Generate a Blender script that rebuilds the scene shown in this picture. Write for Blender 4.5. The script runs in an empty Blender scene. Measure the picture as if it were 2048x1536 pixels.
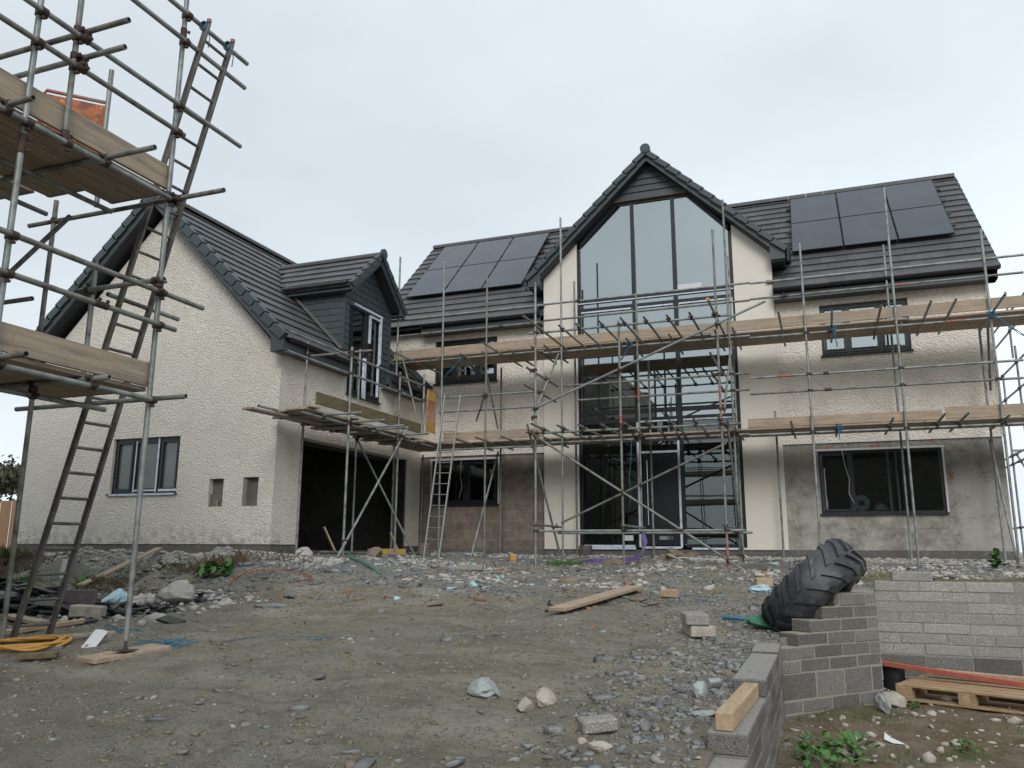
import bpy, math, random, bisect
import numpy as np
from mathutils import Vector, Matrix
random.seed(7); RNG=np.random.default_rng(11)
S=bpy.context.scene; COL=S.collection; R=math.radians
# ------------------------------------------------------------------ camera
CF=Vector((-0.34873317,0.91578022,0.19932827)); CR=Vector((0.93485201,0.35500865,0.00453524)); CU=Vector((0.06660998,-0.18792403,0.97992228))
cd=bpy.data.cameras.new('camera'); co=bpy.data.objects.new('camera',cd); COL.objects.link(co)
co.matrix_world=Matrix(((CR.x,CU.x,-CF.x,0.391),(CR.y,CU.y,-CF.y,-18.998),(CR.z,CU.z,-CF.z,-0.017),(0,0,0,1)))
cd.sensor_width=36; cd.lens=1628.5*36/2048; cd.clip_start=.05; cd.clip_end=900
S.camera=co
# ------------------------------------------------------------------ sky, sun, exposure
SUN_EL,SUN_AZ=R(34),R(160)          # high, behind the camera and slightly left of the facade normal
w=bpy.data.worlds.new('World'); S.world=w; w.use_nodes=True
nt=w.node_tree; N=nt.nodes; N.clear(); LK=nt.links.new
out=N.new('ShaderNodeOutputWorld'); bg=N.new('ShaderNodeBackground'); bg.inputs[1].default_value=.1
sky=N.new('ShaderNodeTexSky'); sky.sky_type='NISHITA'; sky.sun_disc=False; sky.sun_elevation=SUN_EL; sky.sun_rotation=SUN_AZ
sky.air_density=1.2; sky.dust_density=3
tc=N.new('ShaderNodeTexCoord'); mp=N.new('ShaderNodeMapping'); mp.inputs['Scale'].default_value=(1,1,2.2)
nz=N.new('ShaderNodeTexNoise'); nz.inputs['Scale'].default_value=1.1; nz.inputs['Detail'].default_value=5; nz.inputs['Roughness'].default_value=.45
cr=N.new('ShaderNodeValToRGB'); cr.color_ramp.elements[0].position=.34; cr.color_ramp.elements[1].position=.68
cr.color_ramp.elements[0].color=(.60,.655,.70,1); cr.color_ramp.elements[1].color=(.85,.925,.98,1)
sc10=N.new('ShaderNodeVectorMath'); sc10.operation='SCALE'; sc10.inputs['Scale'].default_value=10.0
mx=N.new('ShaderNodeMix'); mx.data_type='RGBA'; mx.inputs[0].default_value=.93
LK(tc.outputs['Generated'],mp.inputs[0]); LK(mp.outputs[0],nz.inputs['Vector']); LK(nz.outputs['Fac'],cr.inputs[0]); LK(cr.outputs[0],sc10.inputs[0])
LK(sky.outputs[0],mx.inputs[6]); LK(sc10.outputs[0],mx.inputs[7]); LK(mx.outputs[2],bg.inputs[0]); LK(bg.outputs[0],out.inputs[0])
sl=bpy.data.lights.new('sun','SUN'); sl.energy=1.5; sl.angle=R(26); sl.color=(1,.975,.94)
so=bpy.data.objects.new('sun',sl); COL.objects.link(so)
so.rotation_euler=Vector((-math.sin(SUN_AZ)*math.cos(SUN_EL),-math.cos(SUN_AZ)*math.cos(SUN_EL),-math.sin(SUN_EL))).to_track_quat('-Z','Y').to_euler()
S.view_settings.view_transform='Standard'; S.view_settings.look='None'; S.view_settings.exposure=.27; S.view_settings.gamma=1
S.render.engine='CYCLES'
try: S.cycles.use_denoising=True; S.cycles.max_bounces=8; S.cycles.transparent_max_bounces=12
except Exception: pass
# ------------------------------------------------------------------ mesh helper
class MB:
    def __init__(s): s.v=[]; s.f=[]; s.sm=[]
    def add(s,vs,fs,smooth=False):
        o=len(s.v); s.v+= [tuple(p) for p in vs]; s.f+=[tuple(i+o for i in f) for f in fs]; s.sm+=[smooth]*len(fs); return s
    def box(s,a,b):
        x0,y0,z0=a; x1,y1,z1=b
        if x0>x1:x0,x1=x1,x0
        if y0>y1:y0,y1=y1,y0
        if z0>z1:z0,z1=z1,z0
        return s.add([(x0,y0,z0),(x1,y0,z0),(x1,y1,z0),(x0,y1,z0),(x0,y0,z1),(x1,y0,z1),(x1,y1,z1),(x0,y1,z1)],
          [(0,3,2,1),(4,5,6,7),(0,1,5,4),(1,2,6,5),(2,3,7,6),(3,0,4,7)])
    def obox(s,c,ax,ay,az):       # centre and three half-axis vectors
        c,ax,ay,az=map(Vector,(c,ax,ay,az)); P=[]
        for k in (-1,1):
            for i,j in ((-1,-1),(1,-1),(1,1),(-1,1)): P.append(c+ax*i+ay*j+az*k)
        fl=ax.cross(ay).dot(az)<0
        F=[(0,3,2,1),(4,5,6,7),(0,1,5,4),(1,2,6,5),(2,3,7,6),(3,0,4,7)]
        return s.add(P,[f[::-1] for f in F] if fl else F)
    def beam(s,p0,p1,w,h,up=(0,0,1)):   # w sideways, h along up
        p0,p1=Vector(p0),Vector(p1); d=(p1-p0); L=d.length; d.normalize(); sd=d.cross(Vector(up)).normalized(); u=sd.cross(d)
        return s.obox((p0+p1)/2,d*L/2,sd*w/2,u*h/2)
    def bev(s,c,ax,ay,az,b=.01):        # box with chamfered edges
        c,ax,ay,az=map(Vector,(c,ax,ay,az)); L=[ax.length,ay.length,az.length]; U=[ax/L[0],ay/L[1],az/L[2]]
        if U[0].cross(U[1]).dot(U[2])<0: U[0]=-U[0]
        P=[];ix={}
        for sx in (-1,1):
            for sy in (-1,1):
                for sz in (-1,1):
                    for k in range(3):
                        q=[sx*L[0],sy*L[1],sz*L[2]]; g=[sx,sy,sz]
                        for m in range(3):
                            if m!=k: q[m]-=g[m]*min(b,L[m]*.45)
                        ix[(sx,sy,sz,k)]=len(P); P.append(c+U[0]*q[0]+U[1]*q[1]+U[2]*q[2])
        F=[]
        def face(l):
            pts=[P[i] for i in l]; n=(pts[1]-pts[0]).cross(pts[2]-pts[0]); m=sum(pts,Vector())/len(pts)-c
            F.append(tuple(l) if n.dot(m)>0 else tuple(l[::-1]))
        for k in range(3):
            i,j=[m for m in range(3) if m!=k]
            for sg in (-1,1):
                l=[]
                for a,b2 in ((-1,-1),(1,-1),(1,1),(-1,1)):
                    g=[0,0,0]; g[k]=sg; g[i]=a; g[j]=b2; l.append(ix[(*g,k)])
                face(l)
        for k in range(3):              # edges along k
            i,j=[m for m in range(3) if m!=k]
            for a in (-1,1):
                for b2 in (-1,1):
                    g0=[0,0,0]; g0[i]=a; g0[j]=b2; g0[k]=-1; g1=list(g0); g1[k]=1
                    face([ix[(*g0,i)],ix[(*g1,i)],ix[(*g1,j)],ix[(*g0,j)]])
        for sx in (-1,1):
            for sy in (-1,1):
                for sz in (-1,1): face([ix[(sx,sy,sz,0)],ix[(sx,sy,sz,1)],ix[(sx,sy,sz,2)]])
        return s.add(P,F)
    def tube(s,p0,p1,r,n=10,hollow=False,r2=None,caps=True):
        p0,p1=Vector(p0),Vector(p1); d=(p1-p0).normalized(); a=d.orthogonal().normalized(); b=d.cross(a); r2=r if r2 is None else r2
        ring=lambda p,rr:[p+(a*math.cos(6.28318*i/n)+b*math.sin(6.28318*i/n))*rr for i in range(n)]
        s.add(ring(p0,r)+ring(p1,r2),[(i,(i+1)%n,n+(i+1)%n,n+i) for i in range(n)],True)
        if not caps: return s
        for p,rr,sg in ((p0,r,1),(p1,r2,-1)):
            if hollow:
                V=ring(p,rr)+ring(p,rr*.82)+ring(p+d*sg*.06,rr*.82)
                F=[(i,n+i,n+(i+1)%n,(i+1)%n) for i in range(n)]+[(n+i,2*n+i,2*n+(i+1)%n,n+(i+1)%n) for i in range(n)]+[tuple(range(3*n-1,2*n-1,-1))]
                s.add(V,F if sg>0 else [f[::-1] for f in F])
            else: s.add(ring(p,rr),[tuple(range(n-1,-1,-1)) if sg>0 else tuple(range(n))])
        return s
    def path(s,pts,r,n=6,closed=False):
        pts=[Vector(p) for p in pts]; m=len(pts); V=[]; pa=None
        for i,p in enumerate(pts):
            d=(pts[min(i+1,m-1)]-pts[max(i-1,0)]).normalized()
            a=(pa-d*pa.dot(d)) if pa is not None else d.orthogonal()
            if a.length<1e-4:a=d.orthogonal()
            a.normalize(); pa=a; b=d.cross(a); V+=[p+(a*math.cos(6.28318*k/n)+b*math.sin(6.28318*k/n))*r for k in range(n)]
        F=[(i*n+k,i*n+(k+1)%n,(i+1)*n+(k+1)%n,(i+1)*n+k) for i in range(m-1) for k in range(n)]+[tuple(range(n-1,-1,-1)),tuple(range((m-1)*n,m*n))]
        return s.add(V,F,True)
    def prism(s,poly,axis,t0,t1):       # poly in the plane of the other two axes
        n=len(poly); A=lambda p,t:{0:(t,p[0],p[1]),1:(p[0],t,p[1]),2:(p[0],p[1],t)}[axis]
        V=[A(p,t0) for p in poly]+[A(p,t1) for p in poly]
        area=sum(poly[i][0]*poly[(i+1)%n][1]-poly[(i+1)%n][0]*poly[i][1] for i in range(n))
        F=[tuple(range(n)),tuple(range(2*n-1,n-1,-1))]+[(i,n+i,n+(i+1)%n,(i+1)%n) for i in range(n)]
        flip=(area>0)==(t1>t0)
        if axis==1: flip=not flip
        return s.add(V,F if not flip else [f[::-1] for f in F])
    def rock(s,c,r,sq=(1,1,.6),jit=.25,sub=1,seed=None):
        rg=random.Random(seed if seed is not None else random.random()); t=1.618
        V=[Vector(p).normalized() for p in ((-1,t,0),(1,t,0),(-1,-t,0),(1,-t,0),(0,-1,t),(0,1,t),(0,-1,-t),(0,1,-t),(t,0,-1),(t,0,1),(-t,0,-1),(-t,0,1))]
        F=[(0,11,5),(0,5,1),(0,1,7),(0,7,10),(0,10,11),(1,5,9),(5,11,4),(11,10,2),(10,7,6),(7,1,8),(3,9,4),(3,4,2),(3,2,6),(3,6,8),(3,8,9),(4,9,5),(2,4,11),(6,2,10),(8,6,7),(9,8,1)]
        for _ in range(sub):
            nf=[];cache={}
            def mid(a,b):
                k=(min(a,b),max(a,b))
                if k not in cache: cache[k]=len(V); V.append(((V[a]+V[b])/2).normalized())
                return cache[k]
            for a,b,c2 in F:
                x,y,z=mid(a,b),mid(b,c2),mid(c2,a); nf+=[(a,x,z),(b,y,x),(c2,z,y),(x,y,z)]
            F=nf
        cuts=[(Vector((rg.uniform(-1,1),rg.uniform(-1,1),rg.uniform(-1,1))).normalized(),rg.uniform(.45,.8)) for _ in range(6)]
        an=rg.uniform(0,6.28); O=[]
        for v in V:
            q=v*(1+rg.uniform(-jit,jit)*.4)
            for nn,dd in cuts:
                e=q.dot(nn)-dd
                if e>0:q=q-nn*e*.85
            x,y,z=q.x*sq[0]*r,q.y*sq[1]*r,q.z*sq[2]*r
            O.append((c[0]+x*math.cos(an)-y*math.sin(an),c[1]+x*math.sin(an)+y*math.cos(an),c[2]+z))
        return s.add(O,F)
    def build(s,name,m,parent=None,auto=35,label=None):
        me=bpy.data.meshes.new(name); b=Vector(parent['_b']) if parent is not None and '_b' in parent else Vector()
        me.from_pydata([(x-b.x,y-b.y,z-b.z) for x,y,z in s.v],[],s.f)
        me.polygons.foreach_set('use_smooth',s.sm); me.update()
        o=bpy.data.objects.new(name,me); COL.objects.link(o); me.materials.append(m)
        if parent is not None: o.parent=parent; o['_b']=tuple(b)
        if label:o['label']=label
        return o
def thing(name,label,cat,loc,group=None):
    o=bpy.data.objects.new(name,None); COL.objects.link(o); o.location=loc; o.empty_display_size=.2
    o['label']=label; o['category']=cat; o['_b']=tuple(loc)
    if group:o['group']=group
    return o
def single(mb,name,m,label,cat,group=None,kind=None):
    o=mb.build(name,m); 
    if kind!='structure': o['label']=label; o['category']=cat
    if group:o['group']=group
    if kind:o['kind']=kind
    return o
# ------------------------------------------------------------------ materials
def mat(name,col,rough=.7,metal=0.,noise=(),bump=(),spec=.4,extra=None,island=0):
    """noise: list of (scale,detail,color,lo,hi) mixed over the base; bump: list of (kind,scale,strength,dist)"""
    m=bpy.data.materials.new(name); m.use_nodes=True; t=m.node_tree; n=t.nodes; L=t.links.new; p=n['Principled BSDF']
    p.inputs['Roughness'].default_value=rough; p.inputs['Metallic'].default_value=metal; p.inputs['Specular IOR Level'].default_value=spec
    tc=n.new('ShaderNodeTexCoord'); rgb=n.new('ShaderNodeRGB'); rgb.outputs[0].default_value=(*col,1); cur=rgb.outputs[0]
    for q in noise:
        sc,det,c2,lo,hi=q[:5]; vec=tc.outputs['Object']
        if len(q)>5:
            mp=n.new('ShaderNodeMapping'); mp.inputs['Scale'].default_value=q[5]; L(vec,mp.inputs[0]); vec=mp.outputs[0]
        z=n.new('ShaderNodeTexNoise'); z.inputs['Scale'].default_value=sc; z.inputs['Detail'].default_value=det; z.inputs['Roughness'].default_value=.6; L(vec,z.inputs['Vector'])
        mr=n.new('ShaderNodeMapRange'); mr.inputs['From Min'].default_value=lo; mr.inputs['From Max'].default_value=hi; L(z.outputs['Fac'],mr.inputs['Value'])
        mx=n.new('ShaderNodeMix'); mx.data_type='RGBA'; L(mr.outputs[0],mx.inputs[0]); L(cur,mx.inputs[6]); mx.inputs[7].default_value=(*c2,1); cur=mx.outputs[2]
    nor=None
    for q in bump:
        kd,sc,st,ds=q[:4]; vec=tc.outputs['Object']
        if len(q)>4:
            mp=n.new('ShaderNodeMapping'); mp.inputs['Scale'].default_value=q[4]; L(vec,mp.inputs[0]); vec=mp.outputs[0]
        if kd=='noise':
            z=n.new('ShaderNodeTexNoise'); z.inputs['Detail'].default_value=4; o=z.outputs['Fac']
        else:
            z=n.new('ShaderNodeTexVoronoi'); z.feature='SMOOTH_F1'; o=z.outputs['Distance']
        z.inputs['Scale'].default_value=sc; L(vec,z.inputs['Vector'])
        b=n.new('ShaderNodeBump'); b.inputs['Strength'].default_value=st; b.inputs['Distance'].default_value=ds; b.invert=(kd!='noise')
        L(o,b.inputs['Height']); 
        if nor is not None:L(nor,b.inputs['Normal'])
        nor=b.outputs[0]
    if nor is not None:L(nor,p.inputs['Normal'])
    if extra: cur=extra(t,tc,cur)
    if island:          # every separate board, block or tile gets its own tone
        gi=n.new('ShaderNodeNewGeometry'); r=n.new('ShaderNodeMapRange'); r.inputs['To Min'].default_value=1-island; r.inputs['To Max'].default_value=1+island; L(gi.outputs['Random Per Island'],r.inputs['Value'])
        vm=n.new('ShaderNodeVectorMath'); vm.operation='SCALE'; L(cur,vm.inputs[0]); L(r.outputs[0],vm.inputs['Scale']); cur=vm.outputs[0]
    L(cur,p.inputs['Base Color'])
    return m
M={}
def splash(t,tc,cur):       # mud and rain splash just above the ground, faint drips higher up
    n=t.nodes; L=t.links.new; sx=n.new('ShaderNodeSeparateXYZ'); L(tc.outputs['Object'],sx.inputs[0])
    for z0,z1,sc,lo,hi,col,scl in ((.55,.05,7,.42,.62,(.36,.33,.285),(1,1,1)),(0,6.5,1.3,.55,.9,(.56,.53,.48),(2.2,2.2,.5))):
        r=n.new('ShaderNodeMapRange'); r.inputs[1].default_value=z0; r.inputs[2].default_value=z1; L(sx.outputs[2],r.inputs[0])
        mp=n.new('ShaderNodeMapping'); mp.inputs['Scale'].default_value=scl; L(tc.outputs['Object'],mp.inputs[0])
        z=n.new('ShaderNodeTexNoise'); z.inputs['Scale'].default_value=sc; z.inputs['Detail'].default_value=8; L(mp.outputs[0],z.inputs['Vector'])
        q=n.new('ShaderNodeMapRange'); q.inputs[1].default_value=lo; q.inputs[2].default_value=hi; q.inputs[4].default_value=.75; L(z.outputs['Fac'],q.inputs[0])
        m=n.new('ShaderNodeMath'); m.operation='MULTIPLY'; L(r.outputs[0],m.inputs[0]); L(q.outputs[0],m.inputs[1])
        x=n.new('ShaderNodeMix'); x.data_type='RGBA'; L(m.outputs[0],x.inputs[0]); L(cur,x.inputs[6]); x.inputs[7].default_value=(*col,1); cur=x.outputs[2]
    return cur
M['render']=mat('roughcast_render',(.73,.69,.62),.9,noise=[(38,3,(.54,.50,.44),.54,.72),(.7,5,(.63,.59,.53),.42,.75),(2.5,5,(.60,.56,.50),.6,.85)],bump=[('vor',38,1.,.028),('noise',60,1.,.020)],spec=.2,extra=splash)
M['render2']=mat('dashed_render',(.72,.665,.595),.9,noise=[(32,3,(.55,.50,.44),.55,.75),(1.0,4,(.52,.48,.43),.45,.8)],bump=[('vor',25,.9,.030,(1,1,1.4)),('noise',40,.8,.02)],spec=.2)
M['cream']=mat('smooth_cream_render',(.66,.62,.55),.75,noise=[(.9,3,(.60,.56,.50),.4,.8),(14,3,(.6,.56,.5),.6,.9)],bump=[('noise',60,.12,.004)],spec=.25)
M['anth']=mat('anthracite_board',(.045,.058,.066),.45,noise=[(6,3,(.06,.072,.08),.4,.75)],bump=[('noise',18,.15,.004,(1,1,8))])
M['frame']=mat('window_frame_plastic',(.012,.015,.020),.38,noise=[(5,2,(.017,.02,.026),.4,.8)])
M['gutter']=mat('black_gutter_plastic',(.012,.013,.016),.3,noise=[(3,2,(.03,.03,.035),.5,.8)])
M['verge']=mat('verge_cap_plastic',(.045,.06,.068),.5,noise=[(4,3,(.05,.06,.066),.4,.8)])
M['tile']=mat('grey_roof_tile',(.060,.061,.066),.55,noise=[(.9,4,(.084,.082,.085),.35,.75),(22,3,(.045,.045,.05),.5,.8)],bump=[('noise',90,.25,.003)],spec=.5,island=.16)
M['soffit']=mat('dark_soffit',(.02,.025,.03),.55)
M['pv']=mat('solar_panel_glass',(.013,.018,.029),.16,noise=[(1.3,2,(.024,.031,.045),.4,.7)],spec=.75)
M['pvf']=mat('black_aluminium',(.012,.012,.014),.4,metal=.3)
M['tape']=mat('protective_film',(.55,.62,.70),.5,noise=[(9,3,(.35,.42,.52),.5,.7)])
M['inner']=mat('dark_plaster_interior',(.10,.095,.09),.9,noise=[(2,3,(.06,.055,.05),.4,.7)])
M['steel']=mat('galvanised_steel',(.27,.29,.285),.5,metal=.35,noise=[(6,4,(.12,.13,.125),.42,.7),(25,3,(.30,.31,.30),.6,.8),(9,5,(.14,.075,.045),.66,.74)],bump=[('noise',60,.2,.003)])
M['steel2']=mat('weathered_steel',(.21,.22,.20),.6,metal=.3,noise=[(7,4,(.10,.085,.07),.45,.7),(30,3,(.32,.31,.29),.64,.74),(12,5,(.16,.075,.04),.62,.72)],bump=[('noise',60,.2,.003)])
M['rust']=mat('rusty_coupler',(.075,.045,.036),.75,metal=.2,noise=[(30,4,(.05,.04,.038),.4,.65),(45,3,(.2,.075,.04),.64,.8)],bump=[('noise',90,.4,.004)])
M['redp']=mat('red_paint',(.33,.075,.05),.6,noise=[(14,4,(.22,.19,.17),.42,.62)])
WG=(1,14,14)
M['board']=mat('scaffold_board_wood',(.40,.305,.215),.8,noise=[(2.2,5,(.22,.16,.11),.42,.70,(.6,9,9)),(5,5,(.47,.39,.32),.55,.8,(1,6,6)),(1.1,5,(.28,.24,.20),.45,.7),(7,2,(.12,.08,.05),.72,.78)],bump=[('noise',20,.3,.006,(.3,6,6))],island=.14)
M['boardY']=mat('scaffold_board_wood_weathered',(.40,.32,.235),.85,noise=[(2.2,5,(.20,.165,.135),.4,.7,(9,.6,9)),(5,5,(.40,.35,.29),.55,.8,(6,1,6)),(9,3,(.12,.10,.085),.68,.76)],bump=[('noise',20,.35,.006,(6,.3,6))],island=.14)
M['olive']=mat('weathered_olive_board',(.155,.125,.065),.85,noise=[(3,5,(.09,.07,.04),.4,.7,(9,.8,9)),(14,3,(.25,.22,.14),.66,.8)],bump=[('noise',20,.3,.006,(6,.3,6))])
M['timber']=mat('sawn_timber',(.42,.31,.20),.75,noise=[(3,5,(.30,.20,.12),.42,.7,(8,1,8)),(9,3,(.5,.4,.28),.6,.8)],bump=[('noise',30,.2,.004,(5,.5,5))])
M['pallet']=mat('pallet_timber',(.35,.24,.145),.8,noise=[(3,5,(.25,.15,.07),.45,.7,(1,8,8)),(12,3,(.5,.37,.22),.6,.8)],bump=[('noise',30,.2,.004)])
M['block']=mat('concrete_block',(.33,.318,.295),.95,noise=[(150,2,(.10,.095,.09),.52,.62),(70,3,(.46,.44,.41),.56,.66),(4,3,(.28,.265,.245),.5,.8)],bump=[('noise',140,.8,.008),('noise',40,.4,.01)],spec=.15,island=.16)
M['block2']=mat('dark_concrete_block',(.19,.18,.165),.95,noise=[(150,2,(.06,.058,.055),.5,.62),(80,3,(.34,.33,.31),.6,.7),(3,3,(.12,.115,.105),.5,.8)],bump=[('noise',140,.8,.008),('noise',40,.4,.01)],spec=.15,island=.28)
M['mortarg']=mat('grey_mortar',(.27,.26,.24),.95,noise=[(30,4,(.20,.19,.175),.45,.7)],bump=[('noise',60,.8,.01)],spec=.15)
M['mortar']=mat('mortar',(.29,.27,.225),.95,noise=[(30,4,(.26,.24,.2),.45,.7)],bump=[('noise',60,.8,.01)],spec=.15)
M['rubber']=mat('black_rubber',(.022,.026,.031),.5,noise=[(5,5,(.065,.068,.07),.42,.72),(30,4,(.14,.135,.12),.62,.78)],bump=[('noise',50,.25,.004)],spec=.5)
M['plinth']=mat('plinth_concrete',(.115,.108,.10),.95,noise=[(8,4,(.2,.19,.175),.55,.7)],bump=[('noise',50,.5,.008)])
M['rock']=mat('grey_green_stone',(.34,.37,.355),.9,noise=[(9,4,(.22,.24,.235),.4,.65),(30,3,(.38,.39,.37),.6,.8)],bump=[('noise',30,.6,.012)])
M['rockp']=mat('pale_stone',(.40,.36,.31),.9,noise=[(9,4,(.26,.235,.2),.4,.65)],bump=[('noise',30,.6,.012)])
M['clod']=mat('earth_clods',(.21,.187,.142),.95,noise=[(9,3,(.15,.133,.102),.4,.65)],bump=[('noise',120,.5,.004)],spec=.1)
M['slate']=mat('slate_chips',(.20,.21,.21),.8,noise=[(3,4,(.11,.115,.118),.4,.65),(40,2,(.25,.26,.26),.58,.7)])
M['chipw']=mat('lime_white_chips',(.43,.405,.37),.9,noise=[(15,3,(.36,.34,.31),.4,.7)])
M['chipb']=mat('brown_chips',(.20,.155,.115),.9,noise=[(15,3,(.30,.24,.18),.5,.7)])
M['gravel']=mat('grey_gravel',(.25,.25,.235),.9,noise=[(10,3,(.11,.115,.11),.4,.62),(60,2,(.34,.34,.32),.6,.7)])
M['black']=mat('black_plastic',(.015,.016,.018),.4,noise=[(6,3,(.04,.04,.042),.5,.8)])
M['white']=mat('white_plastic',(.55,.56,.57),.5,noise=[(8,3,(.5,.5,.5),.55,.8)])
M['yellow']=mat('yellow_hose',(.50,.27,.06),.5,noise=[(8,3,(.5,.22,.03),.5,.8)])
M['orange']=mat('orange_plastic',(.42,.12,.04),.55,noise=[(12,4,(.18,.06,.03),.42,.62),(20,3,(.55,.38,.1),.62,.7)])
M['ygate']=mat('yellow_painted_wood',(.44,.25,.07),.6,noise=[(12,4,(.45,.24,.05),.5,.75)])
M['purple']=mat('purple_strap',(.16,.11,.28),.7)
M['brick']=mat('brick_bits',(.33,.14,.08),.9)
M['blue']=mat('blue_polypropylene_rope',(.03,.15,.25),.6)
M['bluebag']=mat('pale_blue_plastic',(.36,.52,.58),.4,bump=[('noise',20,.6,.02)])
M['green']=mat('green_netting',(.05,.17,.11),.6,bump=[('noise',60,.8,.01)])
M['leaf']=mat('green_leaves',(.05,.13,.03),.6,noise=[(14,2,(.08,.18,.04),.4,.7)])
M['leafd']=mat('dull_evergreen_leaves',(.075,.07,.045),.7,noise=[(3,3,(.06,.075,.035),.4,.7)])
M['dry']=mat('dead_brown_stems',(.15,.11,.07),.9,noise=[(9,3,(.12,.08,.05),.4,.7)])
M['moss']=mat('moss',(.14,.14,.045),.95,noise=[(9,3,(.2,.17,.08),.4,.7)],bump=[('noise',60,.6,.02)])
M['alu']=mat('aluminium',(.42,.43,.42),.45,metal=.7,noise=[(20,3,(.25,.25,.24),.5,.75)])
M['ladderd']=mat('dull_aluminium',(.17,.165,.155),.6,metal=.4,noise=[(14,4,(.30,.29,.27),.58,.75),(6,3,(.11,.10,.09),.4,.6)])
M['chrome']=mat('chrome',(.7,.7,.7),.15,metal=1.)
M['redbeam']=mat('red_painted_steel',(.36,.10,.07),.5,noise=[(12,3,(.3,.06,.05),.5,.8)])
M['neigh']=mat('neighbour_blockwork',(.14,.125,.105),.95,noise=[(3,4,(.09,.08,.07),.4,.7)])
M['fence']=mat('fence_boards',(.25,.16,.09),.85,noise=[(2,4,(.22,.13,.07),.4,.7,(8,8,.6))])
def brickwall(name,c1,c2,mortar,splat=None,su=1.0):
    def ex(t,tc,cur):
        n=t.nodes; L=t.links.new
        sx=n.new('ShaderNodeSeparateXYZ'); L(tc.outputs['Object'],sx.inputs[0]); cx=n.new('ShaderNodeCombineXYZ'); L(sx.outputs[0],cx.inputs[0]); L(sx.outputs[2],cx.inputs[1])
        b=n.new('ShaderNodeTexBrick'); b.inputs['Color1'].default_value=(*c1,1); b.inputs['Color2'].default_value=(*c2,1); b.inputs['Mortar'].default_value=(*mortar,1)
        b.inputs['Scale'].default_value=1; b.inputs['Mortar Size'].default_value=.005; b.inputs['Mortar Smooth'].default_value=.4; b.inputs['Brick Width'].default_value=.45; b.inputs['Row Height'].default_value=.225
        L(cx.outputs[0],b.inputs['Vector']); o=b.outputs['Color']
        z=n.new('ShaderNodeTexNoise'); z.inputs['Scale'].default_value=5; z.inputs['Detail'].default_value=6; L(tc.outputs['Object'],z.inputs['Vector'])
        mx=n.new('ShaderNodeMix'); mx.data_type='RGBA'; mx.blend_type='MULTIPLY'; mx.inputs[0].default_value=.8
        r=n.new('ShaderNodeMapRange'); r.inputs['From Min'].default_value=.25; r.inputs['From Max'].default_value=.75; r.inputs['To Min'].default_value=.6; r.inputs['To Max'].default_value=1.25; L(z.outputs['Fac'],r.inputs['Value'])
        L(o,mx.inputs[6]); L(r.outputs[0],mx.inputs[7]); o=mx.outputs[2]
        for (sc,lo,hi,col,z0,z1) in (splat or []):
            z=n.new('ShaderNodeTexNoise'); z.inputs['Scale'].default_value=sc; z.inputs['Detail'].default_value=8; z.inputs['Roughness'].default_value=.75; L(tc.outputs['Object'],z.inputs['Vector'])
            r=n.new('ShaderNodeMapRange'); r.inputs['From Min'].default_value=lo; r.inputs['From Max'].default_value=hi; L(z.outputs['Fac'],r.inputs['Value'])
            a=r.outputs[0]
            if z0 is not None:
                q=n.new('ShaderNodeMapRange'); q.inputs['From Min'].default_value=z0; q.inputs['From Max'].default_value=z1; L(sx.outputs[2],q.inputs['Value'])
                mm=n.new('ShaderNodeMath'); mm.operation='MULTIPLY'; L(a,mm.inputs[0]); L(q.outputs[0],mm.inputs[1]); a=mm.outputs[0]
            mx=n.new('ShaderNodeMix'); mx.data_type='RGBA'; L(a,mx.inputs[0]); L(o,mx.inputs[6]); mx.inputs[7].default_value=(*col,1); o=mx.outputs[2]
        return o
    return mat(name,(.2,.2,.2),.95,bump=[('noise',70,.6,.008)],spec=.15,extra=ex)
M['bwbrown']=brickwall('brown_blockwork',(.165,.136,.113),(.215,.183,.155),(.27,.245,.215),[(30,.64,.70,(.45,.42,.38),1.2,2.4)])
M['bwgrey']=brickwall('scratch_coated_blockwork',(.20,.187,.165),(.245,.23,.205),(.12,.11,.098),[(1.3,.40,.56,(.37,.35,.32),2.5,1.3),(28,.58,.68,(.50,.47,.44),None,None),(20,.56,.64,(.50,.47,.44),1.9,2.3)])
def glassmat(name,refl,tint,boost=1.6):
    m=bpy.data.materials.new(name); m.use_nodes=True; t=m.node_tree; n=t.nodes; L=t.links.new; n.remove(n['Principled BSDF']); o=n['Material Output']
    tr=n.new('ShaderNodeBsdfTransparent'); tr.inputs[0].default_value=(*tint,1); gl=n.new('ShaderNodeBsdfGlossy'); gl.inputs['Roughness'].default_value=.0; gl.inputs[0].default_value=(.90,.98,.985,1)
    z=n.new('ShaderNodeTexNoise'); z.inputs['Scale'].default_value=.8; tc=n.new('ShaderNodeTexCoord'); L(tc.outputs['Object'],z.inputs['Vector']); bp=n.new('ShaderNodeBump'); bp.inputs['Strength'].default_value=.03; bp.inputs['Distance'].default_value=.05; L(z.outputs['Fac'],bp.inputs['Height']); L(bp.outputs[0],gl.inputs['Normal'])
    fr=n.new('ShaderNodeFresnel'); fr.inputs[0].default_value=1.5; ma=n.new('ShaderNodeMath'); ma.operation='MULTIPLY_ADD'; ma.inputs[1].default_value=boost; ma.inputs[2].default_value=refl; ma.use_clamp=True; L(fr.outputs[0],ma.inputs[0])
    mx=n.new('ShaderNodeMixShader'); L(ma.outputs[0],mx.inputs[0]); L(tr.outputs[0],mx.inputs[1]); L(gl.outputs[0],mx.inputs[2]); L(mx.outputs[0],o.inputs[0]); return m
M['glass']=glassmat('tinted_window_glass',.33,(.42,.46,.46))
M['glassd']=glassmat('clear_window_glass',.06,(.55,.6,.6),1.2)
M['glassf']=mat('frosted_glass',(.07,.085,.078),.25,noise=[(1.2,2,(.12,.14,.13),.35,.7)],spec=.8)
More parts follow.
